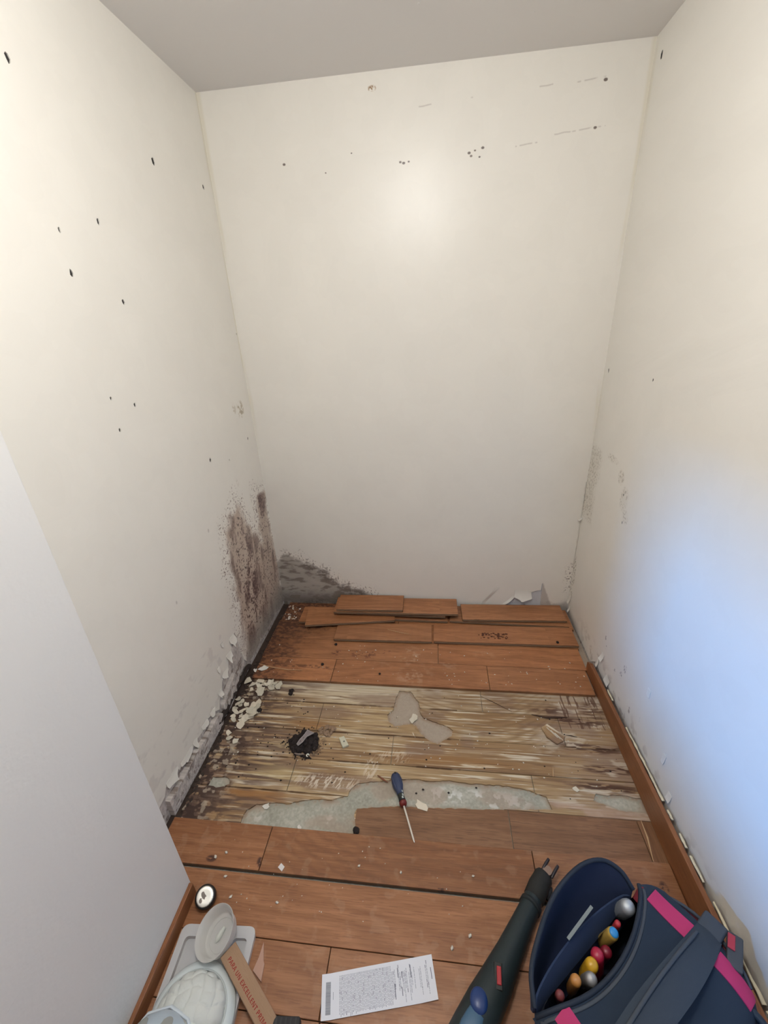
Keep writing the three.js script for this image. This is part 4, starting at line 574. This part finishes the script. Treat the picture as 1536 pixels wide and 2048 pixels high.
{ // cup shaped dust mask with puffed net
  const o = thing('dust_mask', 'white domed dust mask with puffed net pattern on the tray', 'dust mask', [-0.588, 0.0185, -0.376], 0.2);
  const white = std({ color: lin(0.68, 0.70, 0.66), roughness: 0.85 });
  const dome = (R, H, puff, y0) => { const nu = 180, nv = 64, pos = [], idx = []; for (let j = 0; j <= nv; j++) for (let i = 0; i <= nu; i++) { const a = i / nu * Math.PI * 2, t = j / nv, r = R * Math.sin(t * Math.PI / 2), y = H * Math.cos(t * Math.PI / 2); const x = r * Math.cos(a), z = r * Math.sin(a) * 0.94; const q = x / 0.0155 + 0.5 * vn(x * 60, z * 60, 8), w = z / 0.0145 + 0.35 * Math.sin(q * 1.3) + 0.5 * vn(x * 55 + 9, z * 55, 4); const c = Math.abs(Math.sin(q * 1.57 + 0.5 * Math.sin(w))) * Math.abs(Math.sin(w * 1.57)); const p = puff * (Math.pow(c, 0.35) - 0.5) + puff * 0.15 * (vn(x * 300, z * 300, 3) - 0.5); pos.push(x * (1 + p / R), y0 + y + p, z * (1 + p / R)); } for (let j = 0; j < nv; j++) for (let i = 0; i < nu; i++) { const a = j * (nu + 1) + i, b = a + 1, c = a + nu + 1, d = c + 1; idx.push(a, b, c, b, d, c); } const g = new THREE.BufferGeometry(); g.setAttribute('position', new THREE.Float32BufferAttribute(pos, 3)); g.setIndex(idx); g.computeVertexNormals(); setUV(g, (x, y, z) => [x, z]); return g; };
  mesh('net_dome', dome(0.083, 0.046, 0.0046, 0.014), white, o);
  const rim = (R, r, y) => { const g = new THREE.TorusGeometry(R, r, 8, 56); g.rotateX(Math.PI / 2); g.scale(1, 0.6, 0.94); g.translate(0, y, 0); return g; };
  mesh('rim', lathe([[0.080, 0.016], [0.088, 0.018], [0.098, 0.013], [0.104, 0.004], [0.106, 0.0005], [0.103, 0.0], [0.094, 0.009], [0.084, 0.011]], 56), std({ color: lin(0.66, 0.72, 0.72), roughness: 0.6 }), o);
  mesh('seam', rim(0.086, 0.0022, 0.0185), std({ color: lin(0.52, 0.56, 0.55), roughness: 0.7 }), o);
}
{ // second, smooth mask in front
  const o = thing('smooth_mask', 'smooth bluish white plastic hood with dark slots at the picture bottom', 'mask', [-0.622, 0.040, -0.282]); o.rotation.x = 0.3;
  const hood = (t0, t1, k) => sheet(26, 10, (u, v) => { const a = mix(t0, t1, u) * Math.PI, q = v * Math.PI / 2; return [-0.082 * Math.cos(a) * (k + (1 - k) * Math.cos(q)) * 1.0, 0.02 + 0.075 * Math.sin(q), -0.095 * Math.sin(a) * Math.cos(q)]; }, 0.003);
  mesh('shell', hood(0.0, 1.0, 0.08), phys({ color: lin(0.62, 0.72, 0.80), transmission: 0.25, thickness: 0, roughness: 0.45 }), o);
  const slot = (u0, u1, v0, v1) => mesh('slot', sheet(10, 8, (u, v) => { const uu = mix(u0, u1, u), e = Math.sqrt(Math.max(0, 1 - (2 * u - 1) ** 2)), vv = mix((v0 + v1) / 2 - (v1 - v0) / 2 * e, (v0 + v1) / 2 + (v1 - v0) / 2 * e, v); const a = uu * Math.PI, q = vv * Math.PI / 2; return [-0.084 * Math.cos(a) * (0.08 + 0.92 * Math.cos(q)), 0.0225 + 0.076 * Math.sin(q), -0.097 * Math.sin(a) * Math.cos(q)]; }, 0.002), plasticMat(0.33, 0.34, 0.32, 0.7), o);
  slot(0.18, 0.40, 0.18, 0.72); slot(0.54, 0.66, 0.22, 0.8);
  mesh('skirt', sweep([[-0.086, 0.010, 0.02], [-0.080, 0.010, -0.045], [-0.05, 0.010, -0.085], [0, 0.010, -0.1], [0.05, 0.010, -0.085], [0.080, 0.010, -0.045], [0.086, 0.010, 0.02]], Array(7).fill([0.004, 0.009]), 10), std({ color: lin(0.66, 0.72, 0.76), roughness: 0.6 }), o);
}
{ // cardboard bar with red print
  const o = thing('carton_bar', 'brown cardboard bar with red printed lettering leaning past the mask', 'carton', [-0.462, 0.0148, -0.434], -0.6435); o.rotation.z = -0.14;
  const L = 0.205, W = 0.044, H = 0.028, kraft = std({ color: lin(0.37, 0.23, 0.14), roughness: 0.85 });
  const b = new RoundedBoxGeometry(L, H, W, 2, 0.002); b.translate(0, H / 2, 0); mesh('body', b, kraft, o);
  const c = document.createElement('canvas'); c.width = 1024; c.height = 220; const k = c.getContext('2d'); k.fillStyle = '#a48468'; k.fillRect(0, 0, 1024, 220);
  for (let i = 0; i < 900; i++) { k.fillStyle = `rgba(${rnd() < 0.5 ? '90,64,44' : '196,166,138'},0.10)`; k.fillRect(rnd() * 1024, rnd() * 220, 20 + rnd() * 60, 1.5); }
  k.fillStyle = '#93382c'; k.font = 'bold 74px sans-serif'; k.textBaseline = 'middle'; const txt = 'PARA UN EXCELLENT PRIMER'; const w = k.measureText(txt).width; k.save(); k.translate(70, 142); k.scale(930 / w, 1); k.fillText(txt, 0, 0); k.restore();
  const t = new THREE.CanvasTexture(c); t.colorSpace = THREE.SRGBColorSpace;
  const p = new THREE.PlaneGeometry(L - 0.005, W - 0.005); p.rotateX(-Math.PI / 2); p.translate(0, H + 0.0003, 0); mesh('print', p, std({ map: t, roughness: 0.85 }), o);
  const e = box(L / 2, L / 2 + 0.0006, 0.003, H - 0.003, -W / 2 + 0.003, W / 2 - 0.003); mesh('end_flap', e, std({ color: lin(0.22, 0.13, 0.08), roughness: 0.9 }), o);
}
tag(mesh('wood_wedge', prism([[-0.4655, -0.534], [-0.452, -0.497], [-0.4475, -0.492], [-0.444, -0.458], [-0.474, -0.476], [-0.468, -0.502]], 0.0006, 0.005, 0.0008), std({ color: lin(0.52, 0.32, 0.24), roughness: 0.8 })), 'pointed pinkish wood wedge beside the cardboard bar', 'wedge');
{
  const o = thing('rubber_block', 'dark grey rubber block at the picture bottom by the cardboard bar', 'block', [-0.350, 0.0006, -0.376], 0.08);
  const g = new RoundedBoxGeometry(0.066, 0.03, 0.05, 2, 0.004); g.translate(0, 0.015, 0); mesh('body', g, plasticMat(0.035, 0.034, 0.035, 0.8), o);
  for (let k = -2; k <= 2; k++) mesh('rib', box(k * 0.012 - 0.002, k * 0.012 + 0.002, 0.0295, 0.0315, -0.022, 0.022), plasticMat(0.05, 0.048, 0.048, 0.8), o);
}

// ---------------------------------------------------------------- oscillating multitool
{
  const P = [[0.309, -0.724], [0.276, -0.676], [0.24, -0.625], [0.196, -0.561], [0.155, -0.502], [0.12, -0.456], [0.085, -0.412], [0.03, -0.345], [-0.01, -0.30]];
  const R = [0.0255, 0.0265, 0.029, 0.034, 0.041, 0.045, 0.045, 0.042, 0.030];
  const o = thing('multitool', 'dark green corded power tool with forked clamp lying beside the bag', 'power tool', [0.19, 0, -0.54]);
  const at = (i, dx = 0, y = 0) => { const a = P[Math.max(0, i - 1)], b = P[Math.min(P.length - 1, i + 1)], tx = b[0] - a[0], tz = b[1] - a[1], n = Math.hypot(tx, tz); return [P[i][0] - 0.19 + -tz / n * dx, y, P[i][1] + 0.54 + tx / n * dx]; };
  const cy = (i) => R[i] * 1.02 + 0.001;
  const hull = plasticMat(0.016, 0.027, 0.030, 0.55);
  mesh('body', sweep(P.map((p, i) => at(i, 0, cy(i))), R.map(r => [r * 0.98, r]), 22), hull, o);
  const up = (i, t, y) => { const a = at(i), b = at(Math.min(i + 1, P.length - 1)); return [mix(a[0], b[0], t), y, mix(a[2], b[2], t)]; };
  const dir = new THREE.Vector3(P[0][0] - P[1][0], 0, P[0][1] - P[1][1]).normalize(), side = new THREE.Vector3(-dir.z, 0, dir.x);   // side points to the right of the travel
  const h0 = new THREE.Vector3(...at(0, 0, 0)); const pt = (f, s, y) => [h0.x + dir.x * f + side.x * s, y, h0.z + dir.z * f + side.z * s];
  mesh('neck_sleeve', sweep([pt(-0.045, 0, 0.028), pt(-0.008, 0, 0.028), pt(0.004, 0, 0.030), pt(0.022, 0.002, 0.032), pt(0.030, 0.003, 0.033)], [0.0275, 0.0285, 0.0265, 0.0265, 0.022], 22), plasticMat(0.018, 0.018, 0.016, 0.75), o);
  mesh('rear_collar', sweep([at(1, 0, 0.0275), up(1, 0.2, 0.0285)], [0.0295, 0.030], 22), plasticMat(0.014, 0.02, 0.022, 0.7), o);
  mesh('guard_nub', sweep([pt(0.016, 0.022, 0.016), pt(0.000, 0.028, 0.014), pt(-0.014, 0.027, 0.012)], [0.010, 0.012, 0.008], 12), plasticMat(0.012, 0.012, 0.012, 0.7), o);
  const clampG = plasticMat(0.16, 0.10, 0.075, 0.5);
  const hub = new THREE.CylinderGeometry(0.013, 0.015, 0.026, 18); hub.rotateX(0); const hp = pt(0.036, 0.006, 0.038); hub.translate(...hp); mesh('clamp_hub', hub, std({ color: lin(0.30, 0.20, 0.15), roughness: 0.5, metalness: 0.4 }), o);
  for (const [s, a] of [[-0.006, 0.0], [0.022, 0.002]]) mesh('clamp_prong', sweep([pt(0.028, s, 0.045), pt(0.050, s + 0.002, 0.049), pt(0.066, s + 0.004, 0.050)], [[0.0042, 0.005], [0.0048, 0.006], [0.0042, 0.006]], 8), plasticMat(0.03, 0.024, 0.028, 0.4), o);
  const sw = up(4, 0.05, 2 * R[4] + 0.003); const swg = new RoundedBoxGeometry(0.011, 0.007, 0.034, 2, 0.002); const sm_ = mesh('slide_switch', swg, plasticMat(0.42, 0.022, 0.03, 0.4), o); sm_.position.set(sw[0] + 0.006, sw[1], sw[2]); sm_.rotation.y = -0.1;
  const plate = new RoundedBoxGeometry(0.02, 0.005, 0.05, 2, 0.002); const pl = mesh('switch_track', plate, plasticMat(0.008, 0.010, 0.010, 0.5), o); pl.position.set(sw[0] + 0.004, sw[1] - 0.002, sw[2]); pl.rotation.y = -0.1;
  const dl = up(5, 0.1, 2 * R[5]); const dg = new THREE.SphereGeometry(0.021, 18, 10); dg.scale(1, 0.42, 1.15); const dm = mesh('speed_dial', dg, plasticMat(0.012, 0.04, 0.16, 0.35), o); dm.position.set(dl[0] - 0.010, dl[1] - 0.001, dl[2]);
  mesh('blue_panel', sweep([[dl[0] - 0.016, 2 * R[5] - 0.004, dl[2] + 0.018], [dl[0] - 0.034, 2 * R[6] - 0.003, dl[2] + 0.045], [dl[0] - 0.062, 2 * R[7] - 0.004, dl[2] + 0.082]], [[0.019, 0.006], [0.023, 0.006], [0.018, 0.005]], 12), plasticMat(0.05, 0.12, 0.20, 0.45), o);
  const sp = new THREE.SphereGeometry(0.006, 8, 6); sp.scale(1.2, 0.3, 0.6); const sm2 = mesh('paint_splash', sp, M.chip, o); sm2.position.set(sw[0] - 0.026, sw[1] - 0.010, sw[2] + 0.012); sm2.rotation.z = 0.7;
}

// ---------------------------------------------------------------- tool bag with open side pocket
{
  const o = thing('tool_bag', 'navy tool bag with pink stripes and open pocket of tools', 'tool bag', [0.214, 0.0006, -0.416]);
  const U = [0.78, -0.625], V = [0.625, 0.78]; const w = (u, v, y) => [U[0] * u + V[0] * v, y, U[1] * u + V[1] * v];
  const navy = std({ color: lin(0.020, 0.034, 0.058), roughness: 0.92, bumpMap: texFabric, bumpScale: 0.0006 }), navyDark = std({ color: lin(0.010, 0.014, 0.026), roughness: 0.9 }), lining = std({ color: lin(0.020, 0.034, 0.085), roughness: 0.9 }), pink = std({ color: lin(0.50, 0.030, 0.13), roughness: 0.75 }), trim = std({ color: lin(0.012, 0.020, 0.036), roughness: 0.7 }), grey = std({ color: lin(0.05, 0.06, 0.075), roughness: 0.7 });
  // outline of the bag seen from above (rounded, in u v)
  const U0 = -0.005, U1 = 0.455, V1 = 0.265; const loop = []; const arc = (cu, cv, r, a0, a1, n = 7) => { for (let k = 0; k <= n; k++) { const a = mix(a0, a1, k / n); loop.push([cu + r * Math.cos(a), cv + r * Math.sin(a)]); } };
  arc(U0 + 0.05, 0.05, 0.05, Math.PI, 1.5 * Math.PI, 5); arc(U1 - 0.085, 0.085, 0.085, -Math.PI / 2, 0); arc(U1 - 0.09, V1 - 0.09, 0.09, 0, Math.PI / 2); arc(U0 + 0.08, V1 - 0.08, 0.08, Math.PI / 2, Math.PI);
  const wallPos = [], wallIdx = []; const H = [0, 0.01, 0.06, 0.12, 0.155, 0.172], off = [-0.012, -0.004, 0.003, 0.004, 0.0, -0.004]; const n = loop.length;
  const cu = 0.22, cv = 0.13; H.forEach((y, j) => loop.forEach(([a, b]) => { const d = Math.hypot(a - cu, b - cv); const q = w(a + (a - cu) / d * off[j], b + (b - cv) / d * off[j], y); wallPos.push(...q); }));
  for (let j = 0; j < H.length - 1; j++) for (let k = 0; k < n; k++) { const a = j * n + k, b = j * n + (k + 1) % n; wallIdx.push(a, a + n, b, b, a + n, b + n); }
  const wg = new THREE.BufferGeometry(); wg.setAttribute('position', new THREE.Float32BufferAttribute(wallPos, 3)); wg.setIndex(wallIdx); wg.computeVertexNormals(); setUV(wg, (x, y, z) => [(x - z) * 20, y * 20]); mesh('side_wall', wg, navy, o);
  mesh('base', (() => { const s = shapeOf(loop.map(([a, b]) => { const q = w(a * 0.97 + 0.006, b * 0.96 + 0.005, 0); return [q[0], -q[2]]; })); const g = new THREE.ExtrudeGeometry(s, { depth: 0.006, bevelEnabled: false }); g.rotateX(-Math.PI / 2); return g; })(), navyDark, o);
  // domed top from the mouth edge to the far side
  const mouth = (u) => 0.058 * Math.pow(Math.max(0, Math.sin(Math.PI * clamp((u + 0.005) / 0.40))), 0.75) + 0.002;
  const vEnd = (u) => { const a = clamp((u - U0) / 0.08), b = clamp((U1 - u) / 0.09); return V1 - 0.08 * (1 - Math.sqrt(1 - (1 - a) ** 2)) - 0.09 * (1 - Math.sqrt(1 - (1 - b) ** 2)); };
  const vBeg = (u) => { const b = clamp((U1 - u) / 0.085), edge = 0.085 * (1 - Math.sqrt(1 - (1 - b) ** 2)); return u < 0.40 ? Math.max(mouth(u), edge) : Math.max(0.002, edge); };
  const topY = (u, v) => { const a = clamp(Math.min(u - U0, U1 - u) / 0.07), b = clamp((vEnd(u) - v) / 0.09), c = clamp((v + 0.02) / 0.05); return 0.165 + 0.042 * Math.sqrt(1 - (1 - a) ** 2) * Math.sqrt(1 - (1 - b) ** 2) * (0.75 + 0.25 * c) + 0.004 * Math.sin(u * 23 + v * 31); };
  const top = sheet(46, 22, (s, t) => { const u = mix(U0 + 0.001, U1 - 0.001, s), v = mix(vBeg(u), vEnd(u), t); return w(u, v, topY(u, v)); }, 0.004);
  setUV(top, (x, y, z) => [x * 25, z * 25]); mesh('top_panel', top, navy, o);
  const strip = (name, u0, u1, f0, f1, mat, lift = 0.0028) => { const g = sheet(6, 14, (s, t) => { const u = mix(u0, u1, s), v = mix(f0, f1, t); return w(u, clamp(v, vBeg(u), vEnd(u)), topY(u, v) + lift); }, 0.003); mesh(name, g, mat, o); };
  strip('pink_stripe', 0.378, 0.420, 0.030, 0.118, pink); strip('pink_stripe', 0.378, 0.420, 0.172, 0.248, pink); strip('pink_stripe', 0.022, 0.060, 0.034, 0.24, pink);
  strip('end_stripe', 0.005, 0.018, 0.05, 0.2, pink);
  // piping round the mouth
  const pipe = []; for (let k = 0; k <= 30; k++) { const u = mix(0.0, 0.395, k / 30), v = mouth(u); pipe.push(w(u, v, topY(u, v) + 0.002)); } mesh('mouth_piping', sweep(pipe, pipe.map(() => 0.0052), 8), trim, o);
  const pipe2 = pipe.map((p, k) => { const u = mix(0.0, 0.395, k / 30), v = mouth(u) + 0.012; return w(u, v, topY(u, v) + 0.0022); }); mesh('zip_tape', sweep(pipe2, pipe2.map(() => [0.004, 0.0015]), 6), grey, o);
  // flap of the open pocket
  const edge = new THREE.CatmullRomCurve3([[0, 0, 0.205], [0.03, -0.036, 0.222], [0.08, -0.062, 0.236], [0.184, -0.094, 0.246], [0.297, -0.094, 0.246], [0.352, -0.070, 0.238], [0.372, -0.034, 0.226], [0.372, 0.0, 0.205]].map(p => new THREE.Vector3(p[0], p[2], p[1])));
  const flapF = (s, t) => { const e = edge.getPoint(s), u0 = mix(0.0, 0.372, s), k = Math.sin(Math.PI * s); const yb = 0.18 - 0.12 * Math.sqrt(k); const v = mix(-0.034 * Math.sqrt(k), e.z, Math.pow(t, 0.75)) - 0.014 * k * Math.sin(Math.PI * t); return w(mix(u0, e.x, t), v, mix(yb, e.y, Math.pow(t, 1.25))); };
  mesh('pocket_flap', sheet(30, 10, flapF, 0.004), lining, o);
  const rim = []; for (let k = 0; k <= 36; k++) { const p = flapF(k / 36, 1); rim.push(p); } mesh('flap_rim', sweep(rim, rim.map(() => 0.0055), 8), trim, o);
  // inner divider between flap and tools
  mesh('divider', sheet(24, 5, (s, t) => { const u = mix(0.005, 0.372, s); const k = Math.sqrt(Math.sin(Math.PI * s)); return w(u, mix(0.012, -0.030 * k, t), mix(0.10, 0.186 + 0.008 * Math.cos(s * 3.1), t)); }, 0.004), std({ color: lin(0.028, 0.048, 0.105), roughness: 0.9 }), o);
  // carrying strap along the top
  mesh('carry_strap', sheet(26, 4, (s, t) => { const u = mix(0.475, -0.03, s), v = 0.142 + (t - 0.5) * (0.044 + 0.022 * Math.sin(Math.PI * s)); return w(u, v + 0.004 * Math.sin(s * 6), 0.198 + 0.050 * Math.pow(Math.sin(Math.PI * clamp(s, 0, 1)), 0.8) - 0.03 * Math.pow(1 - s, 8) + 0.004 * Math.cos((t - 0.5) * 3)); }, 0.005), std({ color: lin(0.034, 0.048, 0.068), roughness: 0.8, bumpMap: texFabric, bumpScale: 0.0008 }), o);
  mesh('strap_fold', sweep([0, 1, 2, 3, 4, 5, 6, 7, 8].map(k => { const s = k / 8; return w(mix(0.40, 0.02, s), 0.128 - 0.006 * Math.sin(s * 3.1), 0.214 + 0.045 * Math.sin(Math.PI * clamp(0.12 + s * 0.8))); }), Array(9).fill([0.004, 0.003]), 8), grey, o);
  // far end: mesh pocket, trim, buckle
  mesh('end_pocket', sheet(12, 6, (s, t) => { const a = mix(-0.9, 0.9, s); return w(U1 - 0.09 + 0.098 * Math.cos(a) , 0.132 + 0.125 * Math.sin(a), mix(0.02, 0.165, t)); }, 0.003), std({ color: lin(0.008, 0.008, 0.010), roughness: 0.85 }), o);
  for (const [y, m, r] of [[0.168, std({ color: lin(0.16, 0.012, 0.02), roughness: 0.7 }), 0.005], [0.182, grey, 0.004], [0.150, navyDark, 0.004]]) mesh('end_trim', sweep([...Array(13).keys()].map(k => { const a = mix(-1.05, 0.95, k / 12); return w(U1 - 0.09 + 0.099 * Math.cos(a), 0.132 + 0.127 * Math.sin(a), y); }), Array(13).fill(r), 8), m, o);
  mesh('red_corner', sweep([w(0.372, 0.012, 0.176), w(0.396, 0.014, 0.192), w(0.418, 0.030, 0.186), w(0.430, 0.045, 0.172)], [0.008, 0.014, 0.013, 0.007], 10), std({ color: lin(0.20, 0.014, 0.026), roughness: 0.8 }), o);
  const bk = mesh('buckle', new RoundedBoxGeometry(0.030, 0.014, 0.074, 2, 0.004), plasticMat(0.055, 0.058, 0.062, 0.45), o); bk.position.set(...w(0.452, 0.190, 0.196)); bk.rotation.y = -0.55;
  const bt = mesh('buckle_tab', new RoundedBoxGeometry(0.014, 0.004, 0.032, 2, 0.001), plasticMat(0.40, 0.03, 0.05, 0.5), o); bt.position.set(...w(0.462, 0.178, 0.2045)); bt.rotation.y = -0.55;
  const sb = mesh('strap_end', new RoundedBoxGeometry(0.05, 0.016, 0.05, 2, 0.006), grey, o); sb.position.set(...w(0.460, 0.142, 0.192)); sb.rotation.y = 0.675;
  // round side pocket on the near right
  const sp = w(0.345, 0.258, 0); const ring = new THREE.TorusGeometry(0.044, 0.007, 10, 32); ring.rotateX(Math.PI / 2); ring.translate(sp[0], 0.178, sp[2]); mesh('side_pocket_rim', ring, std({ color: lin(0.022, 0.034, 0.050), roughness: 0.8 }), o);
  const sl = lathe([[0, 0.012], [0.036, 0.012], [0.043, 0.05], [0.045, 0.178], [0.042, 0.178], [0.040, 0.05], [0.034, 0.016], [0, 0.016]], 28); sl.translate(sp[0], 0, sp[2]); mesh('side_pocket', sl, navyDark, o);
  const tk = lathe([[0, 0.0], [0.006, 0.0], [0.006, 0.15], [0, 0.152]], 10); tk.translate(sp[0] - 0.036, 0.018, sp[2] + 0.004); mesh('pocket_pen_loop', tk, plasticMat(0.08, 0.14, 0.18, 0.5), o);
}
// tools standing in the open pocket
function pocketTool(name, label, cat, x, z, top, r, len, color, capColor, lean = [0, 0], metal = false) {
  const o = thing(name, label, cat, [x, top, z], 0, 'tools standing in the bag pocket'); o.rotation.set(lean[0], 0, lean[1]);
  const m = metal ? std({ color: lin(...color), roughness: 0.5, metalness: 0.6 }) : std({ color: lin(...color), roughness: 0.35 });
  mesh('handle', lathe([[0, 0], [r * 0.55, -r * 0.08], [r * 0.9, -r * 0.4], [r, -r * 0.95], [r, -len * 0.6], [r * 0.7, -len * 0.8], [r * 0.75, -len], [0, -len]].reverse(), 18), m, o);
  if (capColor) mesh('end_cap', lathe([[0, r * 0.14], [r * 0.5, r * 0.08], [r * 0.78, -r * 0.12], [r * 0.72, -r * 0.3]].reverse(), 18), std({ color: lin(...capColor), roughness: 0.4 }), o);
  return o;
}
pocketTool('ball_hammer', 'grey steel knob at the far corner of the bag pocket', 'tool', 0.483, -0.614, 0.206, 0.0175, 0.09, [0.55, 0.57, 0.58], null, [0.2, -0.15], true);
pocketTool('pocket_screwdriver', 'small light red handle behind the blue ended one', 'screwdriver', 0.447, -0.584, 0.192, 0.0075, 0.10, [0.50, 0.04, 0.05], null, [0, -0.1]);
pocketTool('pocket_screwdriver', 'yellow handle with bright blue end in the bag pocket', 'screwdriver', 0.428, -0.561, 0.200, 0.0135, 0.11, [0.55, 0.36, 0.08], [0.03, 0.27, 0.62], [0.12, -0.16]);
pocketTool('pocket_screwdriver', 'darker red handle beside the blue ended handle', 'screwdriver', 0.407, -0.534, 0.180, 0.0125, 0.11, [0.22, 0.012, 0.025], null, [0.1, -0.1]);
pocketTool('pocket_screwdriver', 'bright crimson round handle in the middle of the bag pocket', 'screwdriver', 0.378, -0.523, 0.196, 0.0145, 0.11, [0.42, 0.018, 0.05], null, [-0.1, 0.1]);
pocketTool('pocket_screwdriver', 'bright yellow round handle next to the grey plug', 'screwdriver', 0.362, -0.503, 0.196, 0.0142, 0.11, [0.66, 0.36, 0.02], null, [0.05, -0.1]);
pocketTool('steel_plug', 'pale grey faceted metal end before the yellow handle', 'tool', 0.352, -0.477, 0.194, 0.0135, 0.10, [0.40, 0.39, 0.38], null, [0.25, 0], true);
pocketTool('pocket_screwdriver', 'orange handle standing nearest the pocket divider', 'screwdriver', 0.318, -0.474, 0.192, 0.0118, 0.11, [0.56, 0.24, 0.06], null, [0.1, 0]);
pocketTool('pocket_screwdriver', 'dull pink handle low at the near end of the pocket', 'screwdriver', 0.279, -0.451, 0.176, 0.010, 0.10, [0.22, 0.05, 0.05], null, [0.2, 0.1]);
{ const m = mesh('steel_rule', box(-0.0035, 0.0035, 0, 0.002, -0.046, 0.046), std({ color: lin(0.20, 0.23, 0.23), roughness: 0.6 })); m.position.set(0.350, 0.214, -0.566); m.rotation.order = 'YXZ'; m.rotation.set(0.30, -0.88, 0); tag(m, 'pale narrow steel strip lying inside the open bag flap', 'rule'); }

// ---------------------------------------------------------------- ceiling lamp (outside the picture)
{
  const lamp = thing('ceiling_lamp', 'round opal ceiling lamp glowing warm white', 'lamp', [LAMP.x, HC, LAMP.z]);
  const base = new THREE.CylinderGeometry(0.06, 0.06, 0.02, 24); base.translate(0, -0.01, 0); mesh('base', base, std({ color: lin(0.8, 0.8, 0.8) }), lamp);
  const gl = new THREE.SphereGeometry(0.06, 24, 16); gl.translate(0, LAMP.y - HC, 0); mesh('globe', gl, std({ color: lin(0.9, 0.9, 0.9), emissive: lin(1, 0.9, 0.75), emissiveIntensity: 3, roughness: 0.4 }), lamp);
  const p = new THREE.PointLight(lin(1, 0.99, 0.965), LAMP.power); p.position.set(0, LAMP.y - HC, 0); p.castShadow = true; p.shadow.radius = 4; p.name = 'bulb_light'; lamp.add(p);
}
renderer.render(scene, camera);
